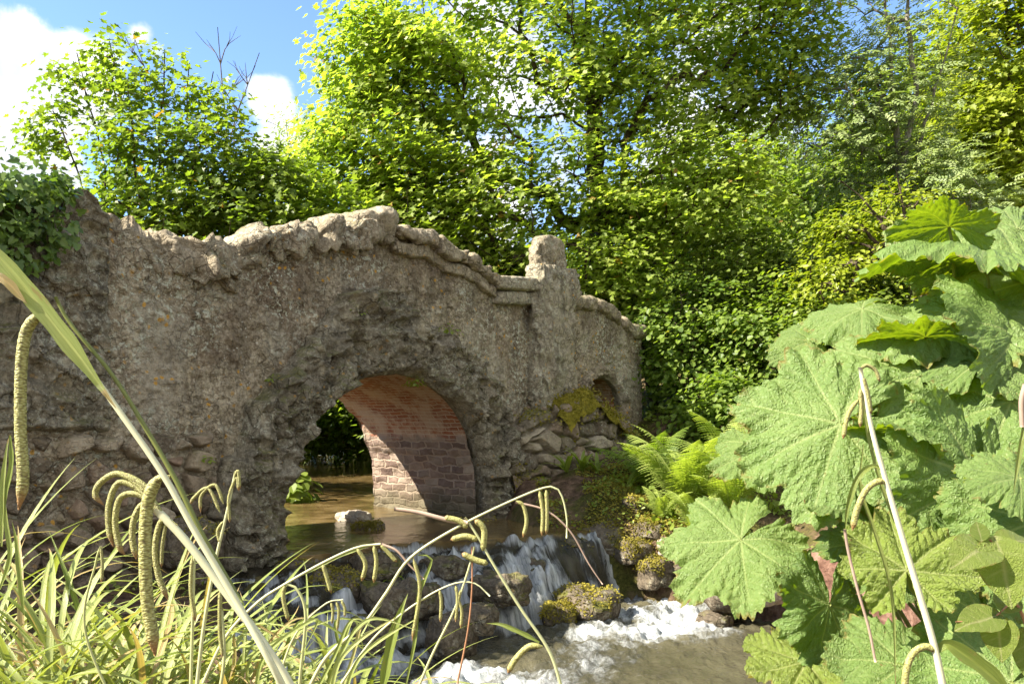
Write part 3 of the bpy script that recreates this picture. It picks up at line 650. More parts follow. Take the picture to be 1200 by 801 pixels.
# calmer, darker water between the left fall and the right chute
turb = np.clip(foam, 0, 1)*.11*(fbm(P3, 7, 4, 525)+.6*fbm(P3, 18, 3, 527))+.016*fbm(P3, 2.4, 3, 529)*sstep(.9, 1, T)+.005*fbm(P3, 5., 3, 530)
low = sstep(.8, 1., T)
flow = np.stack([X*.92+Y*.39, (X*.39-Y*.92)+Wz*1.2, 0*X], -1)
du, wu, _ = pdist(X, Y, UP, UPW); dl, wl, _ = pdist(X, Y, LO, LOW)
keep = (np.minimum(du-wu, dl-wl) < .75)
fq = grid_faces(len(wx), len(wy)); fq = fq[keep[fq].all(1)]
idx = np.cumsum(keep)-1
w = mesh('water', np.stack([X, Y, Wz+turb], -1)[keep], idx[fq], M_WATER, None, True, {'foam': np.clip(foam, 0, 1)[keep], 'low': low[keep], 'ledge': (sstep(.05, .16, T)*(1-sstep(.93, .99, T)))[keep], 'flow': flow[keep]})
tag(w, kind='structure')
# ================================================================ leaves and trees
def tmpl(half, fold=.25, droop=.15):
    """half outline (x>=0) from base to tip on the midrib -> two folded halves"""
    h = np.array(half, float); n = len(h)
    R = np.column_stack([h[:, 0], h[:, 1], fold*np.abs(h[:, 0])-droop*h[:, 1]**2])
    L = R*np.array([-1, 1, 1]); V = np.vstack([R, L])
    return V, [np.array([np.arange(n)]), np.array([n+np.arange(n)[::-1]])]
T_SYC = tmpl([(0, 0), (.30, -.06), (.52, .12), (.34, .30), (.60, .62), (.24, .62), (0, 1.05)])
T_OVAL = tmpl([(0, 0), (.26, .22), (.30, .55), (0, 1.0)])
T_ROUND = tmpl([(0, 0), (.40, .15), (.46, .55), (.2, .9), (0, 1.0)], .2, .2)
T_LANCE = tmpl([(0, 0), (.14, .3), (.11, .65), (0, 1.0)], .2, .25)
T_IVY = tmpl([(0, 0), (.32, -.12), (.50, .18), (.30, .32), (.34, .58), (0, 1.0)], .15, .2)
# ash: a spray of leaflets
def t_ash():
    mb_V = []; mb_F = []; n = 0
    for k, (y, sgn) in enumerate([(.15, 1), (.15, -1), (.4, 1), (.4, -1), (.65, 1), (.65, -1), (.8, 0)]):
        a = .95*sgn; c, s_ = math.cos(a), math.sin(a)
        q = np.array([(0, 0, 0), (.10, .17, .03), (0, .40, -.05), (-.10, .17, .03)])
        q = np.column_stack([q[:, 0]*c+q[:, 1]*s_, -q[:, 0]*s_+q[:, 1]*c+y, q[:, 2]-.2*y*y]); mb_V.append(q); mb_F.append(np.arange(4)+n); n += 4
    return np.vstack(mb_V), [np.array(mb_F)]
T_ASH = t_ash()

def place_leaves(mb, C, Nrm, Tip, size, tm, tint):
    """instances of a leaf template: C centres, Nrm upper side, Tip direction"""
    V, Fs = tm; m = len(C); k = len(V)
    Tip = Tip-Nrm*np.sum(Tip*Nrm, 1)[:, None]; Tip /= np.linalg.norm(Tip, axis=1)[:, None]+1e-9
    Xd = np.cross(Tip, Nrm)
    Q = C[:, None]+size[:, None, None]*(V[None, :, :1]*Xd[:, None]+V[None, :, 1:2]*Tip[:, None]+V[None, :, 2:]*Nrm[:, None])
    fs = [(f[None]+np.arange(m)[:, None, None]*k).reshape(-1, f.shape[1]) for f in Fs]
    mb.add(Q.reshape(-1, 3), fs, tint=np.repeat(tint, k))
def unit(v): return v/(np.linalg.norm(v, axis=-1, keepdims=True)+1e-9)

def crown_points(rng, ells, n, shell):
    w = np.array([e[2] for e in ells], float); k = rng.choice(len(ells), n, p=w/w.sum())
    u = unit(rng.normal(size=(n, 3))); r = (shell+(1-shell)*rng.random(n))**(1.)
    r = np.where(rng.random(n) < .25, rng.random(n)**.5, r)
    c = np.array([e[0] for e in ells], float)[k]; R = np.array([e[1] for e in ells], float)[k]
    return c+u*R*r[:, None], unit(u/R)

def tree(name, label, cat, trunks, ells, ncl, lpc, lsize, tm, lmat, bmat, seed, clump=.45, flat=.45, shell=.55, tipr=.006, pw=.5, droop=.25, group=None, maxr=.3, holes=0., face_sun=.55, crown_name='crown', keep=None):
    rng = np.random.default_rng(seed); base = np.array(trunks[0][0], float)
    root = empty(name, base, label, cat, group)
    nodes = []; par = []; paths = []
    for tr in trunks:
        P = smooth_path(tr, max(6, int(np.linalg.norm(np.array(tr[-1])-np.array(tr[0]))/.35)))
        P[1:-1] += rng.normal(size=(len(P)-2, 3))*.03
        st = len(nodes)
        for i, p in enumerate(P): nodes.append(p); par.append(len(nodes)-2 if i else -1)
        paths.append(list(range(st, len(nodes))))
    pts, outd = crown_points(rng, ells, ncl, shell)
    if holes > 0:
        m = fbm(pts, .55, 2, seed+3) > -1+holes; pts, outd = pts[m], outd[m]
    if keep is not None:
        m = keep(pts); pts, outd = pts[m], outd[m]
    tr_all = np.array(nodes); dist = np.min(np.linalg.norm(pts[:, None]-tr_all[None], axis=2), axis=1)
    order = np.argsort(dist); pts, outd = pts[order], outd[order]; leafdir = []
    NA = np.zeros((len(nodes)+len(pts)*5, 3)); NA[:len(nodes)] = nodes; cnt = len(nodes); tipn = []
    for c in pts:
        A = NA[:cnt]; dv = c-A; dd = np.linalg.norm(dv, axis=1)
        cost = dd+np.maximum(0, A[:, 2]-c[2]+.3*dd)*.9
        j = int(np.argmin(cost)); a = A[j].copy(); L = dd[j]
        k = 4 if L > .5 else 2
        mid = (a+c)/2+np.array([0, 0, .13*L])+rng.normal(size=3)*.06*L
        prev = j; path = [j]
        for q in range(1, k+1):
            t = q/k; p = a*(1-t)**2+2*mid*t*(1-t)+c*t*t
            if q < k: p = p+rng.normal(size=3)*.025*L
            NA[cnt] = p; par.append(prev); prev = cnt; path.append(cnt); cnt += 1
        tipn.append(prev); paths.append(path); leafdir.append(unit(c-a))
    load = np.zeros(cnt); 
    for j in tipn:
        while j >= 0: load[j] += 1; j = par[j]
    rad = np.minimum(tipr*np.maximum(load, .6)**pw, maxr)
    for st in [p for p in paths[:len(trunks)]]:
        for i, j in enumerate(st): rad[j] = max(rad[j], tipr*1.5); rad[j] *= (1+.5*max(0, 1-i*.35/1.0))
    wood = MB()
    for n_, path in enumerate(paths):
        r = rad[path].copy()
        if n_ >= len(trunks): r[0] = min(r[0], r[1]*1.25)
        P = NA[path]
        if n_ < len(trunks): P = P.copy(); P[0, 2] -= .3
        V, f = tube(P, r, 9 if n_ < len(trunks) else (6 if r.max() > .02 else 4)); wood.add(V, f)
    wood.build('trunk', bmat, root)
    lm = MB(); C, N_, T_, S_, Ti = [], [], [], [], []
    for c, o_, ld in zip(pts, outd, leafdir):
        m = max(3, int(lpc*rng.uniform(.5, 1.4))); q = rng.normal(size=(m, 3))*clump*.55*np.array([1, 1, flat]); rr = np.linalg.norm(q[:, :2], axis=1)
        q[:, 2] -= droop*rr; C.append(c+q+ld*clump*.25)
        hor = np.column_stack([q[:, 0], q[:, 1], np.zeros(m)]); hor = unit(hor+.3*ld+rng.normal(size=(m, 3))*.15)
        n_ = unit(np.array([0, 0, .75])+.35*o_+face_sun*np.array([-.69, -.22, .69])+rng.normal(size=(m, 3))*.42); N_.append(n_)
        T_.append(unit(hor+np.array([0, 0, -.35])+rng.normal(size=(m, 3))*.45)); S_.append(lsize*rng.uniform(.55, 1.25, m))
        Ti.append(np.clip(rng.normal(.45+.18*rng.normal(), .2, m), 0, .84)*(rng.random(m) > .015)+(rng.random(m) < .012)*.95)
    place_leaves(lm, np.concatenate(C), np.concatenate(N_), np.concatenate(T_), np.concatenate(S_), tm, np.clip(np.concatenate(Ti), 0, 1))
    lm.build(crown_name, lmat, root, smooth=False)
    return root
def gp(px, py, d, z=None):
    p = at(px, py, d)
    if z is not None: p[2] = z
    return p
def ground_at(x, y, dz=0.): return np.array([x, y, gh(x, y)+dz])

# --- the many-stemmed young sycamore behind the left end of the bridge
b0 = ground_at(-5.9, 12.9)
stems = [[b0+np.array([dx*.3, dy, 0]), (b0+at(px, py, d))/2+np.array([0, 0, .4]), at(px, py, d)] for dx, dy, px, py, d in
         ((-1, 0, 90, 62, 12.6), (-.6, .2, 128, 48, 12.9), (-.2, -.2, 150, 90, 12.4), (.1, .1, 193, 58, 13), (.4, .3, 222, 74, 13.2), (.8, -.1, 250, 84, 12.8), (1.1, .2, 285, 150, 13.4), (-1.2, .2, 62, 130, 12.8))]
ell = [((-5.3, 12.9, 3.75), (1.75, 1.3, 1.0), 7), ((-4.2, 13.2, 3.4), (1.3, 1.2, .85), 4), ((-3.3, 13.4, 3.1), (1.0, 1., .75), 2.5), ((-5.4, 12.6, 2.9), (2.3, 1.1, .7), 4.)]
for px, py, d in ((90, 75, 12.6), (128, 62, 12.9), (193, 72, 13), (222, 95, 13.2), (250, 110, 12.8), (150, 105, 12.4), (62, 140, 12.8), (285, 170, 13.4)):
    c = at(px, py+24, d); ell.append((tuple(c), (.17, .17, .62), .42))
tree('sycamore_tree', 'young sycamore with several upright leafy shoots behind the left end of the bridge', 'tree', stems, ell, 330, 46, .10, T_SYC, L_SYC, M_BARK, 11, clump=.40, flat=.55, maxr=.05, tipr=.005, face_sun=.35)

# --- tall leafless tree with bare twigs among it
rng = np.random.default_rng(5)
br = empty('bare_tree', ground_at(-5.0, 14.6), 'dead leafless sapling with thin bare twigs against the blue sky', 'tree')
def bare_stem(P, r, name='trunk'):
    mbx = MB(); P = smooth_path(P, 14); V, f = tube(P, np.linspace(r, .006, 14), 6); mbx.add(V, f)
    for k in range(4, 13):
        for q in range(2):
            a = rng.uniform(0, 6.28); L = rng.uniform(.35, .9)*(1-.3*k/13); e = P[k]+L*np.array([math.cos(a)*.55, math.sin(a)*.4, .8])
            m_ = (P[k]+e)/2+rng.normal(size=3)*.05; V, f = tube(smooth_path([P[k], m_, e], 6), np.linspace(.012, .003, 6), 4); mbx.add(V, f)
            for w in range(2):
                e2 = m_+rng.uniform(.2, .4)*np.array([math.cos(a+rng.normal()), math.sin(a+rng.normal())*.5, .9]); V, f = tube(np.array([m_, (m_+e2)/2+rng.normal(size=3)*.02, e2]), [.007, .005, .003], 4); mbx.add(V, f)
    return mbx.build(name, M_TWIG, br)
bg = ground_at(-5.0, 14.6)
bare_stem([bg, at(268, 200, 14.4), at(262, 120, 14.4), at(255, 32, 14.4)], .05)
bare_stem([bg+np.array([.2, 0, 0]), at(270, 190, 14.5), at(284, 120, 14.5), at(304, 62, 14.5)], .035, 'stem')
bare_stem([bg+np.array([-.2, 0, 0]), at(190, 190, 14.5), at(172, 90, 14.5), at(156, 40, 14.5)], .03, 'stem')

# --- pale willow scrub between the young sycamore and the big plane
tree('willow_tree', 'thin pale grey green willow between the young sycamore and the big tree', 'tree', [[ground_at(-6.2, 17.8), at(345, 250, 17.5), at(335, 140, 17.5)], [ground_at(-6.1, 17.6), at(360, 240, 17.5), at(362, 130, 17.5)]],
     [(tuple(at(345, 190, 17.5)), (1.1, .9, 1.3), 2), (tuple(at(330, 235, 17.2)), (1.6, 1., .9), 2), (tuple(at(375, 180, 17.6)), (.7, .8, 1.3), 1)], 110, 36, .13, T_LANCE, L_ASH, M_BARKP, 21, clump=.42, flat=.8, maxr=.05, shell=.3)

# --- the big plane tree
pb = ground_at(2.0, 16.6)
trunk = [pb, at(704, 300, 16.5), at(698, 170, 16.5), at(690, 40, 16.4), at(680, -110, 16.4), at(672, -260, 16.3)]
ell = [(tuple(at(600, 60, 15.6)), (2.9, 2.3, 2.9), 9), (tuple(at(470, 150, 15.2)), (1.5, 1.6, 1.9), 5), (tuple(at(440, 70, 15.2)), (1.1, 1.3, 1.4), 3), (tuple(at(620, 250, 14.9)), (2.2, 1.4, 1.5), 5), (tuple(at(500, 240, 14.8)), (1.5, 1.2, 1.2), 4),
       (tuple(at(800, 70, 16.2)), (2.3, 2.2, 2.5), 7), (tuple(at(905, 60, 16.0)), (1.2, 1.5, 1.7), 3), (tuple(at(800, 235, 15.2)), (2.0, 1.4, 1.3), 4), (tuple(at(690, 320, 14.9)), (1.5, 1.1, .9), 2.5), (tuple(at(690, -120, 16)), (4.0, 3, 2.2), 6), (tuple(at(395, 190, 15.2)), (.6, .9, 1.0), 1.2)]
tree('plane_tree', 'very large bright green tree with dark trunk rising behind the bridge', 'tree', [trunk], ell, 1150, 60, .115, T_SYC, L_PLANE, M_BARK, 31, clump=.52, flat=.42, tipr=.0065, pw=.56, maxr=.30, shell=.45, holes=.40)
# second dark stem with twiggy growth
tree('ivied_tree', 'dark trunk wrapped in twiggy shoots just right of the big tree', 'tree', [[ground_at(2.9, 15.9), at(742, 330, 15.8), at(736, 260, 15.8), at(735, 205, 15.8)]],
     [(tuple(at(738, 270, 15.7)), (.55, .5, 1.4), 2), (tuple(at(735, 360, 15.4)), (.9, .6, .8), 2)], 90, 22, .12, T_SYC, L_DARK, M_BARK, 37, clump=.3, flat=.9, maxr=.16, tipr=.012, shell=.3)

# --- ash with pale forked stem on the right
ab = ground_at(7.7, 15.4)
tr1 = [ab, at(1072, 270, 15.3), at(1056, 190, 15.3), at(1048, 110, 15.3), at(1040, 20, 15.3), at(1030, -80, 15.3)]
tr2 = [at(1066, 240, 15.3), at(1080, 160, 15.3), at(1100, 90, 15.3), at(1122, 10, 15.3)]
tr3 = [at(1056, 190, 15.3), at(1075, 100, 15.3), at(1064, 30, 15.3), at(1060, -50, 15.3)]
ell = [(tuple(at(1040, 90, 15.9)), (1.3, 1.2, 2.0), 5), (tuple(at(980, 130, 15.4)), (1.1, 1., 1.4), 3), (tuple(at(1050, 205, 15.5)), (1.3, .9, .9), 3), (tuple(at(1030, -40, 15.2)), (2.0, 1.6, 1.5), 2), (tuple(at(1120, 215, 14.9)), (1.2, 1, .9), 2)]
tree('ash_tree', 'slender ash with pale forked trunk and feathery grey green leaves', 'tree', [tr1, tr2, tr3], ell, 210, 28, .23, T_ASH, L_ASH, M_BARKP, 41, clump=.5, flat=.5, tipr=.008, pw=.5, maxr=.12, face_sun=.8, shell=.4)
# leaning dark limbed tree below the ash
tree('leaning_tree', 'leaning dark stemmed small tree with yellow green leaves below the ash', 'tree', [[ground_at(6.9, 13.7), at(1085, 335, 13.6), at(1050, 285, 13.6), at(1015, 240, 13.6), at(985, 212, 13.6)], [at(1070, 318, 13.6), at(1062, 260, 13.6), at(1050, 200, 13.6)]],
     [(tuple(at(1000, 285, 13.9)), (.9, .6, .7), 4), (tuple(at(965, 330, 13.1)), (.6, .6, .6), 1.5), (tuple(at(1050, 250, 13.9)), (.7, .5, .6), 1.5)], 110, 34, .10, T_OVAL, L_YEL, M_BARK, 43, clump=.33, flat=.45, maxr=.075, tipr=.008, shell=.3)
# bright maple in the top right corner
tree('maple_tree', 'dense bright yellow green maple in the upper right corner', 'tree', [[ground_at(13.5, 19.5), at(1190, 160, 19.3), at(1180, 20, 19.3), at(1170, -60, 19.3)]],
     [(tuple(at(1165, 70, 19)), (1.6, 1.6, 2.2), 4), (tuple(at(1220, 150, 18.6)), (2, 1.6, 2.2), 4), (tuple(at(1130, 150, 18.8)), (.8, 1, 1.0), 1.5), (tuple(at(1200, -40, 19)), (2.2, 2, 1.8), 3), (tuple(at(1180, 255, 18)), (1.6, 1.2, 1.3), 2)], 330, 56, .13, T_SYC, L_YEL, M_BARK, 47, clump=.5, flat=.45, maxr=.16, shell=.5)

# --- dark understorey on the bank between the bridge and the gunnera
def bush(name, label, x, y, cz_, R, ncl, seed, lmat=L_DARK, tm=T_ROUND, ls=.09, lpc=46, group='shrubs on the wooded bank', cl=.36, extra=(), bx=None):
    b_ = ground_at(*(bx or (x, y))); r = np.random.default_rng(seed)
    st = [[b_+np.array([dx, dy, 0]), b_+np.array([dx*2.4, dy*2, (cz_-b_[2])*.6]), np.array([x+dx*4, y+dy*3, cz_+R[2]*.5])] for dx, dy in r.normal(size=(4, 2))*.16]
    return tree(name, label, 'shrub', st, [((x, y, cz_), R, 4)]+list(extra), ncl, lpc, ls, tm, lmat, M_BARK, seed, clump=cl, flat=.4, maxr=.035, tipr=.005, shell=.5, group=group, crown_name='foliage')
bush('hazel_shrub', 'dark green shrub just right of the far end of the bridge', 3.3, 14.2, 1.1, (1.3, .9, 1.3), 170, 51)
bush('hazel_shrub', 'tall dark shrub in the middle of the wooded bank', 4.6, 13.6, .95, (1.2, .9, 1.3), 170, 52)
bush('hazel_shrub', 'dark leafy shrub hanging low over the bank behind the fern', 3.6, 12.8, -.05, (1.0, .6, .6), 95, 53)
bush('hazel_shrub', 'shrub with lighter leaves against the gunnera on the bank', 5.6, 12.8, .8, (1.1, .8, 1.1), 140, 54, L_WOOD)
bush('hazel_shrub', 'low shadowed shrub beside the top of the gunnera', 5.0, 11.6, -.1, (.9, .6, .6), 80, 55)
bush('hazel_shrub', 'upper light green shrub under the big tree', 4.6, 15.2, 2.3, (1.5, .9, 1.2), 160, 56, L_WOOD)
bush('hazel_shrub', 'light green shrub under the ash', 7.2, 16.2, 2.4, (1.5, 1., 1.2), 150, 57, L_WOOD)
bush('hazel_shrub', 'shrub behind the top leaves of the gunnera', 8.8, 14.8, 2.0, (1.4, 1., 1.3), 140, 58, L_WOOD)
bush('laurel_shrub', 'dark shrub on the far bank seen through the arch', -4.6, 24.2, .4, (2.8, 1.4, 1.9), 220, 59, L_DARK, T_OVAL, .16, 40, None, .6, bx=(-2.3, 24.6))
bush('laurel_shrub', 'low dark shrub over the water seen through the arch', -2.4, 20.0, .1, (1.4, 1.1, 1.2), 120, 60, L_DARK, T_OVAL, .14, 40, None, .5, bx=(-1.2, 20.4))
bush('laurel_shrub', 'dark shrub at the water line in the middle of the arch opening', -4.9, 20.6, -.25, (2.0, 1.0, 1.0), 190, 65, L_DARK, T_OVAL, .14, 40, None, .5, bx=(-7.2, 20.8))
bush('laurel_shrub', 'dark shrub behind the abutment edge seen through the arch', -2.0, 17.2, .5, (1.4, 1.0, 1.5), 150, 66, L_DARK, T_OVAL, .14, 40, None, .5, bx=(-.8, 17.2))
bush('laurel_shrub', 'wide dark shrub on the bend of the stream far behind the arch', -6.4, 24.5, .5, (2.6, 1.2, 1.9), 200, 67, L_DARK, T_OVAL, .17, 40, None, .6)
bush('laurel_shrub', 'dark drooping shrub that closes the view upstream under the arch', -5.7, 22.2, .5, (2.3, .8, 1.5), 240, 68, L_DARK, T_OVAL, .14, 44, None, .55, bx=(-8.2, 22.4))
bush('laurel_shrub', 'dark shrub on the left bank upstream of the bridge', -5.9, 17.6, .2, (1.5, 1.2, 1.3), 120, 61, L_DARK, T_OVAL, .14, 40, None, .5)
bush('elder_shrub', 'green shrub behind the ivy at the left end of the wall', -8.2, 13.2, 2.35, (1.5, 1, 1.2), 120, 62, L_SYC, T_OVAL, .12, 40, None)
bush('elder_shrub', 'green shrub behind the dip in the parapet', -3.2, 13.0, 2.35, (1.4, .8, .9), 120, 63, L_SYC, T_SYC, .13, 40, None, bx=(-4.9, 13.2))
bush('elder_shrub', 'shaded shrub behind the hump of the bridge', -1.6, 15.2, 2.3, (2.2, .9, 1.3), 150, 64, L_WOOD, T_SYC, .13, 40, None)

# --- shade tree that leans over the stream above the bridge
tree('alder_tree', 'dark spreading tree that shades the stream above the bridge', 'tree', [[ground_at(-8.6, 17.6), np.array([-8.0, 17.8, 2.]), np.array([-7.2, 18.4, 4.2]), np.array([-6.8, 18.8, 5.2])]],
     [((-6.6, 18.4, 2.9), (2.6, 2.2, 1.1), 5), ((-4.8, 20.6, 2.4), (2.4, 2., 1.0), 4), ((-7.5, 21.5, 2.6), (2.4, 2.2, 1.2), 3)], 480, 46, .15, T_OVAL, L_DARK, M_BARK, 69, clump=.6, flat=.45, maxr=.15, shell=.3)
# --- the wood further back: three kinds built once and copied
def copy_thing(o, loc, rz, sc, label=None, group=None):
    c = o.copy(); COL.objects.link(c); c.location = [float(v) for v in loc]; c.rotation_euler = (0, 0, rz); c.scale = (sc, sc, sc)
    if label: c['label'] = label
    for ch in o.children:
        d = ch.copy(); COL.objects.link(d); d.parent = c
    return c
def wood_proto(x, y, h, w, seed, lm, label, tm=T_OVAL, ls=.22):
    b_ = ground_at(x, y); t = b_+np.array([.2, 0, h])
    return tree('woodland_tree', label, 'tree', [[b_, (b_+t)/2+np.array([.2, .1, 0]), t]], [(tuple(b_+np.array([0, 0, h*.62])), (w, w, h*.36), 5), (tuple(b_+np.array([w*.5, -w*.4, h*.4])), (w*.6, w*.6, h*.25), 2), (tuple(b_+np.array([-w*.6, -w*.3, h*.45])), (w*.6, w*.6, h*.25), 2), (tuple(b_+np.array([0, -w*.5, h*.22])), (w*.7, w*.5, h*.2), 2)],
                300, 48, ls, tm, lm, M_BARK, seed, clump=.95, flat=.45, maxr=.24, tipr=.012, shell=.55, group='woodland trees on the slope behind')
WL = 'green woodland tree on the slope far behind the bridge'
w1 = wood_proto(4.5, 25, 5.8, 2.6, 71, L_WOOD, WL); w2 = wood_proto(10.5, 24.5, 9, 2.8, 72, L_SYC, WL); w3 = wood_proto(16, 23, 9, 3.0, 73, L_YEL, WL)
rg = np.random.default_rng(9)
for x, y, k in ((9.0, 31, 1), (12.6, 22.5, 1), (13.5, 31.5, 0), (9.5, 36, 1), (16.5, 40, 0), (-1.5, 27, 1), (1.5, 30, 0), (7.5, 29, 0), (13.5, 28, 2), (19.5, 27, 1), (22, 22, 0), (11, 34, 0), (17, 34, 1), (24, 32, 2), (5, 36, 1), (-4.5, 30, 0), (-8.5, 27, 1), (-13, 24, 0), (-17, 20, 1), (30, 26, 1), (-1, 38, 0), (-11, 36, 1), (-23, 26, 0)):
    pr = (w1, w2, w3)[k]; s_ = rg.uniform(.85, 1.15)*(1. if x > 8.5 else (.80 if x > -3 else .66))
    copy_thing(pr, ground_at(x, y, -.1), rg.uniform(0, 6.28), s_)
for o in list(COL.objects):
    if o.name.startswith('woodland_tree'): o['label'] = WL
# ================================================================ gunnera
def gunnera_leaf(c, radius, nrm, tip, parent, mat, seed, tint=.5, cup=.12, young=0., base=None, stalk_r=.012, spread=1.):
    rng = np.random.default_rng(seed); na, nr = 300, 26
    lob = np.array([0, 47, -47, 93, -93, 138, -138])*math.pi/180*1.02; lob = lob+rng.normal(size=7)*.05
    th = np.linspace(-math.pi+.16, math.pi-.16, na)
    da = np.abs(th[:, None]-lob[None]); near = np.argmin(da, 1); a = th-lob[near]; half = math.radians(24)
    k = np.clip(np.abs(a)/half, 0, 1)
    lenl = np.array([1., .98, .97, .90, .90, .78, .78])[near]*(1+.05*rng.normal(size=7))[near]
    R = lenl*(1-.23*k**2.0)
    R *= 1-.05*np.abs(((th*13/math.pi*1.6+.2*np.sin(th*5)) % 1)*2-1)**1.0-.035*np.abs(((th*31/math.pi+.3) % 1)*2-1)
    R *= 1+.03*rng.normal(size=na)*.5
    rho = np.linspace(0, 1, nr)**.85
    TH, RH = np.meshgrid(th, rho, indexing='ij'); A = np.meshgrid(a, rho, indexing='ij')[0]; RR = R[:, None]*RH
    x = np.sin(TH)*RR; y = np.cos(TH)*RR
    off = np.abs(A)*RR                                  # distance sideways from the lobe's main vein
    kk = np.clip(np.abs(A)/half, 0, 1)
    h = .045*(1-np.cos(np.pi*kk))*.5*RR**.8*(1+2.2*young)
    ph = (RR-.95*off)*9.+.37*near[:, None]; s2 = np.abs((ph % 1)*2-1)
    h += .020*(1-np.exp(-((s2-1)/.28)**2))*sstep(.01, .06, off)*(.4+RR)*(1+1.5*young)
    P2 = np.stack([x.ravel()*9, y.ravel()*9, np.full(x.size, seed*1.7)], -1)
    h += (.006*(1+young))*fbm(P2, 2.2, 3, seed).reshape(x.shape)+.14*fbm(P2, .28, 2, seed+9).reshape(x.shape)*RH
    h += -cup*RH**2*1.0+.05*RH**3*np.sin(TH*7+seed)*.6+.030*RH**6*np.sin(TH*29)
    vein = np.maximum(np.exp(-(off/(.013*(1.15-RH)))**2), .6*np.exp(-((s2-1)/.10)**2)*sstep(0, .03, off)*(RH < .97))
    nrm = unit(np.array(nrm, float)); tip = np.array(tip, float); tip = unit(tip-nrm*np.dot(tip, nrm)); xd = np.cross(tip, nrm)
    W = np.asarray(c)+radius*(spread*x.ravel()[:, None]*xd+y.ravel()[:, None]*tip+h.ravel()[:, None]*nrm)
    o = mesh('leaf', W, grid_faces(na, nr)[:, ::-1], mat, parent, True, {'vein': np.clip(vein.ravel(), 0, 1)*.75, 'luv': np.stack([x.ravel(), y.ravel(), np.full(x.size, seed*.31)], -1), 'edge': sstep(.93, 1., RH.ravel()), 'tint': np.clip(np.full(x.size, tint)+.25*fbm(P2, .5, 2, seed+4), 0, .84)})
    if base is not None:
        c = np.asarray(c, float); b_ = np.asarray(base, float); L = np.linalg.norm(c-b_)
        pth = smooth_path([b_, (b_+c)/2+np.array([0, 0, .05*L])-nrm*.06*L, c-nrm*.10*radius-tip*.10*radius, c+nrm*.0], 22)
        mb = MB(); V, f = tube(pth, np.linspace(stalk_r*1.35, stalk_r*.7, 22), 8); mb.add(V, f, tint=.4)
        for q in range(70):                              # soft prickles
            i = rng.integers(1, 20); d = unit(rng.normal(size=3)); p = pth[i]+d*stalk_r*.9; V, f = tube(np.array([p, p+d*stalk_r*.7]), [stalk_r*.16, stalk_r*.03], 4); mb.add(V, f, tint=.8)
        mb.build('leaf_stalk', L_STEM, o)
    return o
gb = ground_at(3.0, 4.55)
gun = empty('gunnera_plant', gb, 'giant rhubarb plant with huge lobed veined leaves on the right bank', 'plant')
G = [  # px, py (petiole joint), depth, radius px, normal, tip, kind, tint, cup
 (985, 497, 3.75, 122, (-.25, -.80, .55), (-.92, .0, -.35), 0, .55, .10),
 (868, 632, 4.1, 96, (-.30, -.62, .72), (-.75, -.2, -.62), 0, .6, .12),
 (1078, 440, 3.9, 108, (-.15, -.72, .66), (-.10, .2, .95), 0, .55, .10),
 (1118, 368, 4.2, 112, (-.20, -.35, .90), (-.75, -.5, -.05), 0, .55, .16),
 (1150, 300, 4.3, 118, (.25, -.05, .95), (-.85, -.2, .12), 0, .45, .30),
 (1165, 262, 4.7, 105, (-.1, -.50, .85), (-.9, .1, .3), 0, .6, .22),
 (1010, 362, 4.4, 72, (-.25, -.40, .85), (-.8, -.3, -.15), 0, .6, .25),
 (962, 428, 4.3, 66, (-.35, -.35, .85), (-.75, -.2, .1), 0, .55, .35),
 (930, 470, 4.4, 60, (-.3, -.5, .8), (-.9, .1, -.2), 0, .5, .2),
 (1145, 560, 3.5, 135, (.30, -.90, .22), (-.35, .1, -.9), 0, .35, .05),
 (1185, 470, 3.7, 110, (-.25, -.75, .6), (-.95, .0, -.2), 0, .45, .10),
 (1190, 395, 3.9, 105, (.5, -.65, .45), (-.9, -.2, .2), 0, .3, .2),
 (1210, 330, 4.3, 110, (-.2, -.6, .75), (-.6, .1, .6), 0, .55, .15),
 (1062, 668, 2.9, 80, (-.15, -.70, .62), (.1, .3, .9), 1, .6, .05),
 (972, 708, 3.6, 84, (.45, -.80, .25), (-.4, .0, -.9), 0, .25, .10),
 (1035, 630, 3.75, 70, (-.1, -.8, .5), (-.5, -.1, -.8), 0, .3, .1),
 (1150, 720, 3.1, 105, (.42, -.80, .30), (-.4, -.2, -.8), 0, .3, .1),
 (1060, 780, 3.0, 90, (-.1, -.55, .75), (-.8, -.3, -.4), 0, .45, .1),
 (945, 775, 3.5, 70, (-.1, -.35, .9), (-.95, -.1, -.1), 1, .5, .1),
 (1215, 610, 3.2, 120, (-.3, -.8, .5), (-.2, .1, -.9), 0, .4, .1),
 (1185, 800, 2.7, 120, (-.1, -.6, .8), (-.7, -.2, -.3), 0, .4, .1),
 (1075, 560, 3.9, 100, (.40, -.85, .20), (-.6, .1, -.8), 0, .3, .1),
 (1192, 268, 4.6, 74, (-.1, -.7, .7), (-.5, .2, .8), 0, .65, .2),
 (1112, 266, 4.5, 58, (.35, .35, .85), (-.9, -.35, .1), 0, .7, .25),
 (1085, 395, 4.0, 70, (.3, .25, .9), (-.85, -.45, .0), 0, .6, .25),
 (1055, 505, 3.6, 62, (.45, .10, .9), (-.6, -.75, -.25), 0, .6, .25),
 (1150, 425, 3.8, 74, (-.2, -.6, .75), (.3, .2, .9), 0, .4, .2),
 (985, 590, 3.7, 52, (.3, -.1, .9), (-.7, -.6, -.3), 0, .6, .3),
 (1120, 655, 3.3, 70, (.4, -.8, .3), (.5, .0, -.8), 0, .3, .1),
 (1195, 560, 3.1, 70, (.1, -.5, .8), (-.7, -.4, .2), 0, .6, .2),
 (950, 400, 4.6, 50, (-.1, -.6, .75), (-.7, .1, .5), 0, .6, .3),
 (905, 520, 4.35, 70, (-.35, -.55, .75), (-.9, .0, -.25), 0, .6, .15),
]
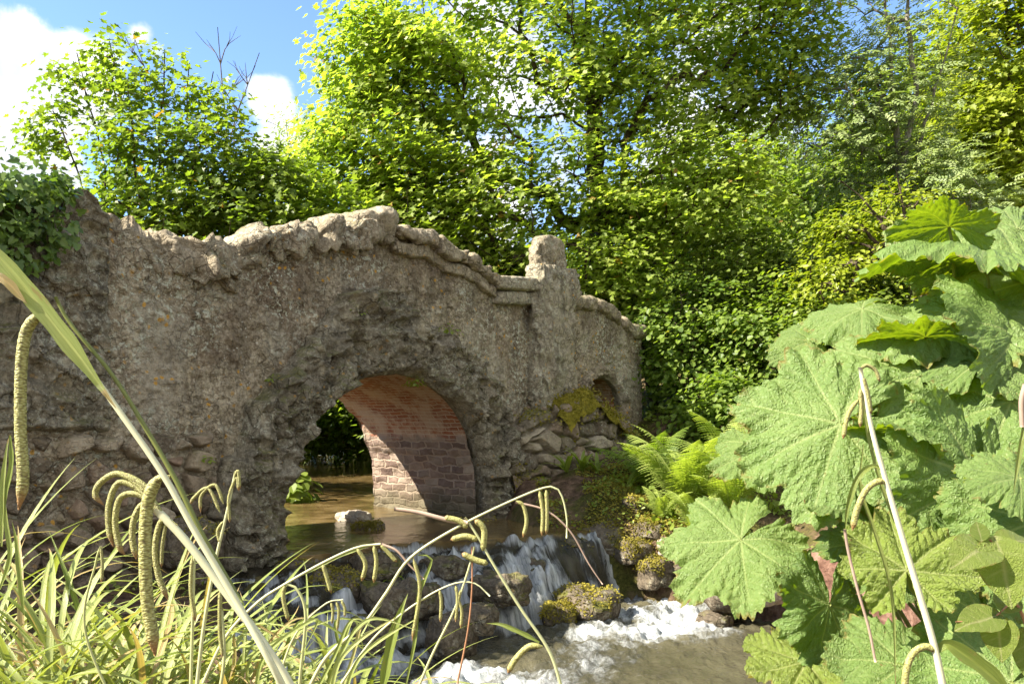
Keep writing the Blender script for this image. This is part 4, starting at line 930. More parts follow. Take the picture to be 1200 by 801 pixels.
for k, (px, py, d, rp, n_, t_, kind, ti, cup) in enumerate(G):
    c = at(px, py, d); r = 1.12*rp*d/F
    bb = gb+np.array([.25*math.sin(k*2.1), .22*math.cos(k*1.7), .0])
    gunnera_leaf(c, r, n_, t_, gun, L_GUNY if kind else L_GUN, 900+k, ti, cup*1.0, .8*kind, bb)
mb = MB()
for k in range(5):
    V, f = tube(smooth_path([gb+np.array([.2*math.sin(k*1.3), .2*math.cos(k*1.3), -.15]), gb+np.array([.3*math.sin(k*1.3), .3*math.cos(k*1.3), .22])], 6), [.09, .09, .085, .08, .06, .02], 9); mb.add(V, f)
mb.build('rootstock', M_BARK, gun)

# ================================================================ ferns and small plants
def fern(x, y, n, L, seed, label, lm=L_FROND, group='ferns on the bank', z=None, lean=0., curl=1.):
    rng = np.random.default_rng(seed); b_ = ground_at(x, y) if z is None else np.array([x, y, z]); root = empty('fern', b_, label, 'fern', group)
    for k in range(n):
        az = k*2.4+rng.normal()*.2; L1 = L*rng.uniform(.75, 1.1); el = rng.uniform(1.0, 1.5)
        d = np.array([math.cos(az), math.sin(az), 0]); t = np.linspace(0, 1, 34)
        ang = el-curl*1.15*t**1.7; P = np.cumsum(np.concatenate([[[0, 0, 0]], (d[None]*np.cos(ang)[:, None]+np.array([0, 0, 1.])*np.sin(ang)[:, None])[1:]*L1/33]), 0)+b_
        T, N_, B_ = frames(P); side = np.cross(T, np.array([0, 0, 1.])); side = unit(side); up = np.cross(side, T)
        mb = MB(); V, f = tube(P, np.linspace(.005, .0012, 34), 5); mb.add(V, f, tint=.9)
        for i in range(5, 34):
            w = L1*.24*math.sin(math.pi*min(1, (t[i]*1.02))**.75)**.8*(1-.15*t[i])+.008
            for sg in (-1, 1):
                dr = unit(sg*side[i]+.35*T[i]-.12*up[i]+rng.normal(size=3)*.05); ct = unit(T[i]-dr*np.dot(T[i], dr)); nn = np.cross(dr, ct)
                u = np.linspace(0, 1, 13); hw = L1*.017*(1-u)**.6*np.where(np.arange(13) % 2 == 0, .35, 1.15)
                mid = P[i]+dr*(u*w)[:, None]-np.array([0, 0, 1.])*(u**2*w*.25)[:, None]
                V = np.stack([mid-ct*hw[:, None], mid+nn*sg*.0+up[i]*.1*hw[:, None], mid+ct*hw[:, None]], 1).reshape(-1, 3)
                mb.add(V, grid_faces(13, 3), tint=float(np.clip(rng.normal(.45, .18), 0, .84)))
        mb.build('frond', lm, root, smooth=False)
    return root
fern(2.1, 9.6, 20, 1.30, 1, 'large lit fern with arching fronds between the bridge and the gunnera')
fern(2.5, 9.1, 16, 1.0, 2, 'sunlit fern lower on the bank beside the gunnera leaf')
fern(1.8, 10.2, 11, 1.0, 3, 'darker fern in the shade behind the large fern', L_DARK)
fern(2.8, 9.9, 12, 1.3, 4, 'pale fern half hidden behind the gunnera leaves')
fern(1.75, 9.25, 10, .5, 6, 'small lit fern at the top of the sunlit mossy stones')
fern(2.05, 8.95, 11, .6, 7, 'low pale fern between the mossy stones and the low gunnera leaf')
fern(2.3, 8.75, 9, .55, 5, 'small fern hanging over the bank below the large fern')
def hartstongue(p, n, L, seed, label, w=.028, group='strap leaved ferns under the pier', lm=L_FERN):
    rng = np.random.default_rng(seed); root = empty('hartstongue_fern', p, label, 'fern', group)
    for k in range(n):
        az = rng.uniform(0, 6.28); L1 = L*rng.uniform(.6, 1.1); el = rng.uniform(.7, 1.35); t = np.linspace(0, 1, 12); d = np.array([math.cos(az), math.sin(az), 0]); ang = el-1.0*t**1.6
        P = np.asarray(p)+np.cumsum(np.concatenate([[[0, 0, 0]], (d[None]*np.cos(ang)[:, None]+np.array([0, 0, 1.])*np.sin(ang)[:, None])[1:]*L1/11]), 0)
        sd_ = np.array([-d[1], d[0], 0]); hw = w*np.sin(np.pi*(.06+.94*t)**.6)**.7*(1+.1*np.sin(t*40))+.002
        V = np.stack([P-sd_*hw[:, None]+np.array([0, 0, .25])*hw[:, None], P, P+sd_*hw[:, None]+np.array([0, 0, .25])*hw[:, None]], 1).reshape(-1, 3)
        mesh('frond', V, grid_faces(12, 3), lm, root, True, {'tint': np.full(36, rng.uniform(.2, .8))})
for k, (px, py, d, n, L, lb) in enumerate(((664, 560, 10.5, 9, .42, 'strap leaved fern at the left under the rubble footing'), (682, 556, 10.5, 11, .46, 'tallest strap leaved fern under the rubble footing'), (700, 556, 10.5, 7, .36, 'strap leaved fern right of the tallest one under the footing'), (735, 560, 10.1, 8, .40, 'sunlit strap leaved fern at the edge of the bank'), (752, 580, 10.0, 6, .35, 'pale strap leaved fern beside the channel from the small arch'))):
    p = at(px, py, d); p[2] = gh(p[0], p[1]); hartstongue(p, n, L, 50+k, lb)

def leafy(name, p, n, R, ls, tm, lm, seed, label, cat='plant', group=None, hh=.5, stem=True):
    rng = np.random.default_rng(seed); root = empty(name, p, label, cat, group); p = np.asarray(p, float)
    q = unit(rng.normal(size=(n, 3)))*(rng.random(n)**.4)[:, None]*R; q[:, 2] = np.abs(q[:, 2])*hh
    mb = MB(); N_ = unit(q+np.array([0, 0, R*.8])+rng.normal(size=(n, 3))*R*.35); T_ = unit(q*np.array([1, 1, .1])+rng.normal(size=(n, 3))*R*.4)
    place_leaves(mb, p+q, N_, T_, ls*rng.uniform(.6, 1.2, n), tm, rng.uniform(0, .84, n)); mb.build('leaves', lm, root, smooth=False)
    if stem:
        sb = MB()
        for k in range(0, n, max(1, n//24)):
            V, f = tube(smooth_path([p, p+q[k]*np.array([.5, .5, .8]), p+q[k]], 5), np.linspace(.006, .002, 5), 4); sb.add(V, f, tint=.5)
        sb.build('stems', L_STEM, root)
    return root
pb_ = at(343, 583, 12.3); pb_[2] = -1.42
leafy('butterbur_plant', pb_, 90, .40, .18, T_ROUND, L_BUR, 61, 'bright round leaved plant at the water edge seen through the arch', hh=1.3)
p = at(463, 690, 7.3); leafy('water_weed', p, 34, .16, .07, T_OVAL, L_FERN, 62, 'small green weed growing on the dark rock in the cascade', hh=.8)
for k, (px, py, d, n, R, lb) in enumerate(((408, 378, 8.55, 60, .20, 'weed tuft growing on the wall above the arch ring, left of its peak'), (519, 392, 9.6, 60, .16, 'weed tuft growing on the wall right of the peak of the arch ring'), (316, 447, 7.8, 34, .09, 'small weed on the left shoulder of the arch ring'), (478, 452, 9.35, 50, .14, 'green weed under the edge of the arch crown'), (235, 410+130, 7.0, 26, .08, 'tiny weed between the stones at the left foot of the arch'))):
    s = px2s(px); z = (HY-py)/F*d; p = face(s, .10, (HY-py)/F*(PL[1]+E1[1]*s)); leafy('wall_weed', p, n, R, .045, T_OVAL, L_FERN, 70+k, lb, group='weeds growing on the bridge wall', hh=.9, stem=False)
# ivy over the left end of the wall
rng = np.random.default_rng(77); iv = empty('ivy', face(px2s(30), .1, 1.2), 'dark glossy ivy hanging over the left end of the bridge wall', 'ivy')
n = 760; pxs = rng.uniform(-40, 70, n); pys = np.where(rng.random(n) < .3, rng.uniform(208, 240, n), rng.uniform(215, 325, n)-np.maximum(0, pxs-35)*.9)
m = (pys > 205+np.maximum(0, pxs-40)*.25); pxs, pys = pxs[m], pys[m]; n = len(pxs); s = px2s(pxs); Yd = PL[1]+E1[1]*s
C = face(s, rng.uniform(.06, .34, n), (HY-pys)/F*Yd); C = np.concatenate([C, face(rng.uniform(S0, -2.05, 260), rng.uniform(-.7, .3, 260), 1.80+rng.uniform(-.02, .14, 260))]); n = len(C)
N_ = unit(np.array([.5, -.6, .65])+rng.normal(size=(n, 3))*.4); T_ = unit(np.array([.1, -.1, -.9])+rng.normal(size=(n, 3))*.5)
mb = MB(); place_leaves(mb, C, N_, T_, .068*rng.uniform(.6, 1.3, n), T_IVY, L_IVY and rng.uniform(0, .84, n)); mb.build('leaves', L_IVY, iv, smooth=False)
mb = MB()
for k in range(16):
    s0 = rng.uniform(-3.8, -2.05); V, f = tube(smooth_path([face(s0, .0, 1.78), face(s0+rng.normal()*.1, .12, 1.6), face(s0+rng.normal()*.2, .09, 1.25), face(s0+rng.normal()*.2, .08, 1.0)], 10), np.linspace(.009, .003, 10), 5); mb.add(V, f)
mb.build('stems', M_BARK, iv)

# ================================================================ rocks and moss
def rock(p, R, label, mat=M_ROCK, seed=0, name='boulder', group=None, flat=0., moss=0, rz=0.):
    n, m = 46, 60; a = np.linspace(0, np.pi, n); b_ = np.linspace(0, 2*np.pi, m, endpoint=False); A, B_ = np.meshgrid(a, b_, indexing='ij')
    U = np.stack([np.sin(A)*np.cos(B_), np.sin(A)*np.sin(B_), np.cos(A)], -1).reshape(-1, 3)
    K = np.sign(U)*np.abs(U)**.72; K /= np.maximum(1e-6, np.max(np.abs(K), 1))[:, None]**.35
    c, s_ = math.cos(rz), math.sin(rz); V = K*np.array(R); V = np.column_stack([V[:, 0]*c-V[:, 1]*s_, V[:, 0]*s_+V[:, 1]*c, V[:, 2]])
    r = float(np.mean(R)); Q = V/r+seed*3.1
    f1, f2, i = cells(Q, 1.1, seed)
    V = V+U*r*(.30*fbm(Q, .9, 4, seed)-.26*sstep(.1, .9, f1)+.14*(i-.5)+.10*fbm(Q, 4, 4, seed+2)+.05*fbm(Q, 13, 2, seed+3))[:, None]
    p = np.asarray(p, float)
    o = mesh(name, V+p, grid_faces(n, m, wrap_v=True), mat, None, True, None, p-np.array([0, 0, R[2]]))
    if moss:
        rg_ = np.random.default_rng(seed+5); Q = V+p; nz_ = U[:, 2]+.5*fbm(Q, 3, 3, seed+6); ok = np.where((nz_+.9*fbm(Q, 6, 4, seed+9) > .18) & (fbm(Q, 4, 3, seed+8) > -.2))[0]
        if len(ok) > 10:
            j = rg_.choice(ok, moss); c_ = Q[j]+rg_.normal(size=(moss, 3))*.012; mbx = MB()
            place_leaves(mbx, c_, unit(U[j]+rg_.normal(size=(moss, 3))*.6), unit(rg_.normal(size=(moss, 3))), .028*rg_.uniform(.4, 1.2, moss), T_OVAL, np.clip(.35+.6*fbm(c_, 5, 3, seed), 0, .84)); tag(mbx.build('moss', L_MOSS, o, smooth=False), kind='stuff')
    return tag(o, label, 'rock', group)
def wz_at(x, y): return float(wlevel(np.array([float(x)]), np.array([float(y)]))[0][0])
RK = [  # px, py centre, depth, radii, label, material
 (416, 608, 10.2, (.24, .20, .11), 'pale flat topped stone standing in the water under the arch', M_PALE),
 (432, 625, 9.4, (.21, .18, .15), 'dark mossy boulder in front of the pale stone under the arch', M_ROCK),
 (688, 708, 8.2, (.32, .26, .20), 'rounded mossy boulder splitting the white water', M_ROCK),
 (652, 645, 9.2, (.36, .25, .20), 'brown mossy boulder at the foot of the shaded bank', M_ROCK),
 (708, 632, 9.5, (.34, .28, .22), 'large mossy boulder in the middle of the bank by the water', M_ROCK),
 (745, 596, 9.7, (.22, .2, .18), 'sunlit mossy boulder on the bank edge', M_ROCK),
 (772, 672, 8.9, (.24, .2, .18), 'brown mossy boulder at the right edge of the white water', M_ROCK),
 (853, 690, 8.0, (.34, .26, .22), 'dark boulder with bright moss under the low gunnera leaf', M_ROCK),
 (838, 727, 7.8, (.16, .12, .10), 'small wet dark rock at the edge of the pool', M_ROCK),
 (897, 690, 7.6, (.18, .15, .16), 'grey stone below the red earth', M_PALE),
 (655, 722, 7.9, (.18, .16, .14), 'small wet rock beside the mossy boulder in the cascade', M_ROCK),
 (585, 690, 7.6, (.30, .22, .16), 'black wet rock in the middle of the cascade', M_ROCK),
 (470, 705, 7.1, (.36, .26, .20), 'dark wet rock at the lip of the left fall', M_ROCK),
 (395, 690, 7.3, (.30, .24, .17), 'dark mossy rock at the left of the cascade', M_ROCK),
 (352, 672, 7.6, (.22, .18, .15), 'dark rock against the foot of the left pier', M_ROCK),
 (530, 745, 6.9, (.20, .16, .22), 'dark wet rock dividing the left fall', M_ROCK),
 (600, 640, 9.4, (.30, .22, .14), 'low dark rock at the foot of the right abutment', M_ROCK),
 (800, 655, 9.0, (.24, .2, .2), 'mossy stone under the tip of the low gunnera leaf', M_ROCK),
 (560, 612, 10.1, (.28, .18, .08), 'flat dark rock against the abutment wall', M_ROCK),
 (690, 606, 9.8, (.20, .17, .13), 'small mossy stone on the shaded bank below the strap leaved ferns', M_ROCK),
 (722, 598, 9.75, (.16, .14, .12), 'mossy stone between the shade and the sun on the bank', M_ROCK),
 (765, 622, 9.3, (.2, .17, .15), 'sunlit mossy stone half way down the bank', M_ROCK),
 (740, 645, 9.15, (.26, .2, .16), 'sunlit mossy stone at the water edge of the bank', M_ROCK),
 (785, 640, 9.0, (.15, .13, .11), 'pale stone on the sunlit bank beside the gunnera tip', M_PALE),
 (620, 668, 8.5, (.24, .2, .12), 'black wet stone in the chute of the cascade', M_ROCK),
 (520, 665, 8.0, (.22, .18, .13), 'black wet stone near the lip of the cascade', M_ROCK),
 (440, 665, 7.7, (.24, .2, .14), 'dark wet stone left of the water weed', M_ROCK),
 (560, 725, 7.0, (.18, .16, .14), 'dark wet stone between the two white falls', M_ROCK),
 (430, 745, 6.6, (.22, .18, .17), 'dark wet stone low in the left fall', M_ROCK),
 (228, 640, 6.55, (.24, .2, .2), 'rounded brown stone fallen at the foot of the wall', M_ROCK)]
for k, (px, py, d, R, lb, mt) in enumerate(RK):
    rock(at(px, py, d), R, lb, mt, 600+k*7, rz=k*1.1, moss=2200 if 'moss' in lb else (400 if mt is M_ROCK and 'wet' not in lb else 0), group='rocks in and beside the stream')
# moss cushion on the footing
def moss_cushion(name, P, Nn, n, R, label, seed):
    rng = np.random.default_rng(seed); mb = MB(); P = np.asarray(P)
    j = rng.integers(0, len(P), n); q = P[j]+rng.normal(size=(n, 3))*(np.array([.10, .10, .03]) if n < 3000 else .012); 
    N_ = unit(np.array([0, 0, 1.])+rng.normal(size=(n, 3))*.7); T_ = unit(rng.normal(size=(n, 3)))
    place_leaves(mb, q, N_, T_, .05*rng.uniform(.4, 1.1, n), T_OVAL, np.clip(.4+.5*fbm(q, 5, 3, seed), 0, .84)); return mb
mb_root = empty('moss_cushion', at(690, 478, 11.2), 'thick golden green moss cushion on top of the rubble footing', 'moss')
n, m = 70, 50; U, Vv = np.meshgrid(np.linspace(-1, 1, n), np.linspace(0, 1, m), indexing='ij'); U = U.ravel(); Vv = Vv.ravel()
S = 5.28+.95*U; tp = np.interp(S, [4.3, 4.6, 5.1, 5.5, 6.0, 6.35], [.08, .25, .31, .11, -.06, -.3])
O = .62-.62*Vv**1.0; Z = tp-.30*np.maximum(0, (O-.25)/.37)**2-.12*np.abs(U)**4
P = face(S, O, Z); P[:, 2] += .07*fbm(P, 4.5, 3, 703)+.02*fbm(P, 15, 2, 704)-.10*sstep(.15, .5, fbm(P, 3.1, 2, 709))
M_MOSS = None
def moss_mat():
    t = NT('moss'); o = t.obj(); n_ = t.noise(o, 8, 6, .7)
    col = t.ramp(n_, [(.3, (.07, .06, .009)), (.5, (.2, .17, .022)), (.7, (.36, .29, .04))]); return t.done(t.pbsdf(Base_Color=col, Roughness=1., Specular_IOR_Level=.05, Normal=t.bump(t.noise(o, 60, 5, .7), .03, 1.)))
M_MOSS = moss_mat()
mesh('cushion', P, grid_faces(n, m)[:, ::-1], M_MOSS, mb_root, True)
moss_cushion('tufts', P[(Vv < .9)], None, 2600, .1, '', 705).build('tufts', L_MOSS, mb_root, smooth=False)
ok_ = np.where((fbm(FOOT, 2.2, 4, 721)+.5*fbm(FOOT, 9, 3, 722) > .16))[0]; mt_ = moss_cushion('t', FOOT[ok_], None, 3600, .1, '', 723)
tag(mt_.build('moss', L_MOSS, bridge, smooth=False), kind='stuff')
# ground cover on the banks
rng = np.random.default_rng(88); mb = MB()
def cover(xr, yr, n, size, tm, test=None, lift=.05):
    x = rng.uniform(*xr, n); y = rng.uniform(*yr, n); du, wu, _ = pdist(x, y, UP, UPW); dl, wl, _ = pdist(x, y, LO, LOW); P = np.stack([x, y, 0*x], -1)
    m = (du-wu > .35) & (dl-wl > .30) & (fbm(P, 1.4, 3, 811)+.6*fbm(P, 5, 2, 812) > -.12)
    s = (x-PL[0])*E1[0]+(y-PL[1])*E1[1]; o_ = (x-PL[0])*NO[0]+(y-PL[1])*NO[1]; m &= ~((o_ < .15) & (o_ > -2.2) & (s > S0) & (s < S1))
    rd = np.exp(-(((x-3.0)/.75)**2+((y-6.9)/1.1)**2)**2); m &= rng.random(n) > rd*1.3
    x, y = x[m], y[m]; k = len(x); C = np.stack([x, y, ground_h(x, y)+rng.random(k)**2*lift+.01], -1)
    N_ = unit(np.array([-.1, -.2, 1.])+rng.normal(size=(k, 3))*.5); T_ = unit(rng.normal(size=(k, 3))*np.array([1, 1, .4]))
    place_leaves(mb, C, N_, T_, size*rng.uniform(.4, 1.2, k), tm, rng.uniform(0, .84, k))
cover((.3, 4.5), (8.4, 12.5), 9000, .055, T_OVAL, None, .16); cover((1.5, 7), (8.5, 16), 6000, .09, T_ROUND, None, .25); cover((-6, 0), (9, 20), 4000, .1, T_ROUND, None, .3); cover((-4, 1), (1.5, 7), 5000, .05, T_OVAL, None, .1); cover((2, 6), (3, 8), 3000, .06, T_OVAL, None, .12); cover((4, 11), (4, 14), 12000, .10, T_ROUND, None, .3)
mb0 = mb; mb = MB(); cover((.3, 2.4), (8.7, 10.9), 16000, .036, T_OVAL, None, .05); mb1 = mb; mb = mb0
tag(mb1.build('moss_cover', L_MOSS, None, smooth=False), 'golden moss carpet on the bank below the pier', 'moss', None, 'stuff')
gc = mb.build('ground_cover', L_FERN, None, smooth=False); tag(gc, 'low green ground cover of small leaves on the banks', 'ground cover', None, 'stuff')
# ================================================================ pendulous sedge in the foreground
def catkin(pts, r, parent, d=None, n=90):
    P = smooth_path(pts, n); t = np.linspace(0, 1, n); R = .86*r*np.minimum(1, .25+t*7)*np.minimum(1, (1-t)*9+.12); sides = 14
    V, f = tube(P, R, sides); T, N_, B_ = frames(P); L = np.linalg.norm(np.diff(P, axis=0), axis=1).sum()
    kk = np.arange(n*sides); row = kk//sides; col = kk % sides
    nn = np.cos(col*2*np.pi/sides)[:, None]*N_[row]+np.sin(col*2*np.pi/sides)[:, None]*B_[row]
    V = V+nn*(r*.035*np.sin(row*2.1+(col % 2)*math.pi+col*.9))[:, None]
    cu = np.stack([col/sides, t[row]*L/(r*1.1), t[row]], -1)
    return mesh('catkin', V, f, M_CATKIN, parent, True, {'cuv': cu})
def blade_geo(mb, P, w, tint, rng, bias=None, nv=3):
    n = len(P); T = np.gradient(P, axis=0); T = unit(T); sd_ = np.cross(T, np.array([0, 0, 1.])+.001) if bias is None else np.cross(T, bias); sd_ = unit(sd_)
    t = np.linspace(0, 1, n); hw = w/2*np.minimum(1, .35+t*3)*np.minimum(1, (1-t)*2.6+.03); up = np.cross(sd_, T); L = np.linalg.norm(np.diff(P, axis=0), axis=1).sum()
    if nv > 3: hw = hw*(1+.06*np.sin(t*23+tint*9)); up = up+.25*np.sin(t*9)[:, None]*sd_
    x = np.linspace(-1, 1, nv)
    V = (P[:, None]+sd_[:, None]*(hw[:, None]*x)[..., None]+up[:, None]*(.42*hw[:, None]*np.abs(x))[..., None]).reshape(-1, 3)
    mb.add(V, grid_faces(n, nv), tint=np.repeat(np.clip(tint+.10*t+.5*(t > .9)*(rng.random() < .35), 0, 1), nv), across=np.tile(x, n), along=np.repeat(t*L*3, nv))
def sedge(base, label, group='pendulous sedge plants in front'):
    return empty('sedge_plant', base, label, 'sedge', group)
def blades(root, base, n, L, spread, seed, w=.012, az0=None, azs=3.2, el=(.8, 1.45), bend=(.6, 1.7), name='leaves'):
    rng = np.random.default_rng(seed); mb = MB(); base = np.asarray(base, float)
    for k in range(n):
        az = rng.uniform(0, 6.28) if az0 is None else az0+rng.normal()*azs
        e0 = rng.uniform(*el); bd = rng.uniform(*bend); L1 = L*rng.uniform(.5, 1.1); t = np.linspace(0, 1, 15); ang = e0-bd*t**1.5
        twist = rng.normal()*.5; a_ = az+twist*t; P = base+np.append(rng.normal(size=2)*spread, rng.uniform(-.05, .03))+np.cumsum(np.concatenate([[[0, 0, 0]], (np.stack([np.cos(a_)*np.cos(ang), np.sin(a_)*np.cos(ang), np.sin(ang)], -1))[1:]*L1/14]), 0)
        blade_geo(mb, P, w*rng.uniform(.6, 1.25), float(np.clip(rng.normal(.45, .25), 0, .85)) if rng.random() > .09 else .95, rng)
    return mb.build(name, L_SEDGE, root, smooth=True)
def pp(l, d): return [at(q[0], q[1], q[2] if len(q) > 2 else d) for q in l]
def stem(root, l, d, r0, r1, mat=L_SSTEM, name='flower_stem', tint=.5, n=30):
    V, f = tube(smooth_path(pp(l, d), n), np.linspace(r0, r1, n), 7); return mesh(name, V, f, mat, root, True, {'tint': np.full(len(V), tint)})
def strap(root, l, d, w, tint, name='leaf', seed=0, n=24, bias=(0, -1, .25)):
    mb = MB(); blade_geo(mb, smooth_path(pp(l, d), n), w, tint, np.random.default_rng(seed), np.array(bias, float), 9); return mb.build(name, L_SEDGE, root)
px_ = lambda p, d: p*d/F

# --- nearest plant: the big stem crossing the left of the picture
d = .55; s1 = sedge(at(345, 960, .62), 'nearest sedge with a thick pale stem slanting across the left of the picture')
st = stem(s1, [(-14, 294), (60, 380), (104, 433), (150, 496), (192, 557), (230, 625), (278, 706), (332, 805), (372, 900, .6)], d, .0017, .0028, tint=.9)
strap(s1, [(-24, 276), (18, 322), (57, 372), (98, 424), (136, 478)], d-.006, .0125, .55, seed=3)
stem(s1, [(65, 348), (83, 380), (133, 441), (177, 512), (208, 566), (240, 632), (282, 706)], d+.01, .0012, .0021, L_STEM, 'leaf', .6)
strap(s1, [(-10, 318), (8, 330), (22, 345), (32, 356)], d-.01, .006, .97, seed=5)
catkin(pp([(62, 372), (46, 370), (31, 388), (25, 430), (24, 500), (27, 560), (22, 597)], d), px_(7.5, d), st)
catkin(pp([(200, 558), (184, 563), (173, 590), (170, 640), (172, 700), (178, 740), (182, 768)], d+.01), px_(8.5, d), st)
st = stem(s1, [(182, 596), (215, 630), (262, 690), (310, 755), (345, 812), (380, 900)], .60, .0030, .0034, tint=.95)
for k, l in enumerate(([(195, 612), (170, 575), (140, 555), (118, 565), (112, 580), (122, 592)], [(190, 605), (165, 575), (140, 565), (128, 590), (128, 620), (133, 640)], [(188, 600), (165, 580), (142, 582), (135, 610), (140, 640), (147, 650)], [(182, 592), (172, 572), (155, 560), (143, 556)],
                       [(192, 603), (170, 590), (158, 605), (155, 630), (160, 655)], [(208, 615), (190, 610), (182, 640), (186, 675), (197, 702)], [(200, 607), (195, 612), (190, 640), (189, 665)])):
    catkin(pp(l, .60), px_(4.2 if k != 6 else 2.6, .60), st, n=70)
# leaning leaf at the left border and its thin stems
for k, l in enumerate(([(2, 640), (3, 580), (8, 525), (12, 508)], [(12, 510), (14, 540), (8, 575), (6, 600)], [(28, 720), (20, 640), (14, 610)], [(0, 690), (12, 650), (6, 600), (3, 560)])): strap(s1, l, .95, .006, (.6, .2, .3, .4)[k], seed=20+k)

# --- plant with drooping flower heads in the middle of the grass
s2 = sedge(at(225, 880, 1.0), 'sedge with small drooping flower heads in front of the left wall')
st = stem(s2, [(225, 860), (238, 740), (252, 660), (266, 600), (276, 552)], 1.0, .0028, .0016, tint=.5)
for l in ([(274, 560), (279, 552), (281, 572)], [(272, 572), (268, 585), (269, 612)], [(262, 590), (252, 568), (236, 580), (235, 600)], [(258, 600), (244, 572), (228, 582), (222, 592)], [(268, 580), (277, 560), (280, 575)], [(262, 610), (255, 622), (258, 636)]): catkin(pp(l, 1.0), px_(2.2, 1.0), st, n=44)
st = stem(s2, [(222, 860), (226, 720), (228, 640)], 1.0, .0024, .0018, tint=.3); catkin(pp([(226, 650), (224, 690), (229, 728)], 1.0), px_(3.2, 1.0), st, n=44)
st = stem(s2, [(245, 860), (262, 780), (260, 712)], 1.0, .0024, .0018, tint=.3); catkin(pp([(258, 690), (258, 740), (262, 772)], 1.0), px_(3., 1.0), st, n=44)
st = stem(s2, [(150, 860), (100, 740), (112, 660), (118, 640)], 1.1, .0022, .0014, tint=.2); catkin(pp([(118, 640), (120, 660), (119, 682)], 1.1), px_(2., 1.1), st, n=20)

# --- plant whose long stems arch over the cascade
s3 = sedge(at(300, 900, 1.3), 'sedge whose long stems arch over the cascade')
d = 1.3
st = stem(s3, [(225, 830), (262, 750), (300, 707), (334, 684), (380, 658), (418, 641), (446, 637)], d, .0030, .0018, tint=.55)
for l in ([(334, 684), (332, 700), (338, 727)], [(378, 660), (383, 676), (388, 694)], [(418, 641), (428, 660), (424, 680)], [(438, 638), (441, 658), (438, 682)], [(446, 637), (456, 648), (465, 658)]): catkin(pp(l, d), px_(2.9, d), st, n=44)
strap(s3, [(350, 675), (400, 650), (446, 635)], d, .006, .6, seed=31)
stem(s3, [(446, 637), (465, 645), (480, 662), (497, 678)], d, .0026, .001, M_PINK, 'dry_tip')
stem(s3, [(334, 684), (348, 690), (358, 720), (352, 790), (348, 850)], d, .0022, .003, tint=.3)
st = stem(s3, [(350, 830), (382, 770), (424, 733), (452, 695), (480, 654), (533, 619), (600, 586), (643, 570), (657, 578), (664, 605), (664, 630)], d, .0034, .0013, tint=.5, n=50)
for l in ([(604, 586), (613, 592), (617, 610), (613, 629)], [(632, 574), (636, 600), (635, 627)], [(640, 573), (641, 600), (640, 626)], [(484, 652), (492, 690), (483, 750)]): catkin(pp(l, d), px_(2.7, d), st, n=44)
stem(s3, [(604, 588), (640, 598), (668, 622), (690, 660), (706, 684)], d, .002, .001, M_PINK, 'dry_tip')
stem(s3, [(462, 596), (490, 600), (525, 609), (548, 612)], d, .0034, .0040, M_PINK, 'dry_tip')
st = stem(s3, [(662, 820), (645, 765), (612, 715), (590, 680), (572, 650), (558, 625), (545, 606)], d, .0030, .0020, tint=.45)
for l in ([(548, 618), (538, 610), (520, 606)], [(560, 632), (545, 628), (528, 632)], [(572, 660), (558, 656), (541, 648)], [(566, 645), (567, 620), (556, 608)], [(636, 757), (620, 757), (604, 772), (595, 788)]): catkin(pp(l, d), px_(4.2, d), st, n=44)
strap(s3, [(632, 752), (605, 738), (586, 731), (570, 730)], d, .0075, .25, seed=33)
st = stem(s3, [(480, 830), (505, 770), (532, 715), (548, 670), (556, 640)], d, .0024, .0016, tint=.4)
for l in ([(540, 690), (536, 710), (534, 728)], [(536, 700), (541, 715), (540, 735)]): catkin(pp(l, d), px_(2.2, d), st, n=20)
st = stem(s3, [(400, 800), (440, 745), (490, 705), (530, 684), (556, 683), (574, 698)], d, .0022, .0012, tint=.6)
for l in ([(515, 690), (517, 705), (516, 728)], [(534, 685), (536, 700), (535, 720)]): catkin(pp(l, d), px_(2.2, d), st, n=20)
stem(s3, [(536, 800), (548, 740), (553, 690), (553, 640)], d, .0016, .0012, M_REDST, 'dry_tip')
st = stem(s3, [(320, 815), (345, 745), (380, 708), (402, 702)], d, .0020, .0012, tint=.5)
for l in ([(388, 705), (390, 716), (389, 730)], [(394, 704), (397, 716), (395, 738)], [(400, 703), (404, 712), (404, 722)]): catkin(pp(l, d), px_(1.9, d), st, n=20)
strap(s3, [(446, 815), (455, 770), (466, 725), (478, 695)], d, .016, .2, seed=35)
strap(s3, [(490, 650), (506, 655), (490, 700), (486, 750), (470, 830)], d, .006, .3, seed=36)
for k in range(12):
    rng = np.random.default_rng(300+k); x0 = 330+rng.uniform(-70, 110); strap(s3, [(x0, 840), (x0+rng.uniform(-10, 40), 770), (x0+rng.uniform(0, 90), 725), (x0+rng.uniform(20, 130), 745+rng.uniform(-20, 40))], d+rng.uniform(-.15, .3), .006, rng.uniform(.1, .9), seed=40+k)

# --- leafy clumps that fill the lower left corner
for k, (px, py, dd, n, L, lb) in enumerate(((40, 860, 1.35, 110, .44, 'thick sedge clump in the bottom left corner'), (150, 860, 1.5, 110, .44, 'sedge clump with tangled pale blades in the bottom left'), (255, 870, 1.6, 95, .44, 'sedge clump right of the tangled one, under the big stem'), (-60, 820, 1.8, 60, .70, 'tall sedge clump at the left border of the picture'), (60, 800, 2.4, 85, .38, 'sedge clump at the foot of the rubble wall'), (220, 825, 2.3, 70, .36, 'sedge clump before the left foot of the arch'), (345, 880, 1.9, 80, .42, 'thin sedge clump beside the left fall'))):
    b_ = at(px, py, dd); rt = sedge(b_, lb); blades(rt, b_, n, L, .10 if dd < 2 else .16, 700+k, w=.0115, bend=(.5, 2.5))
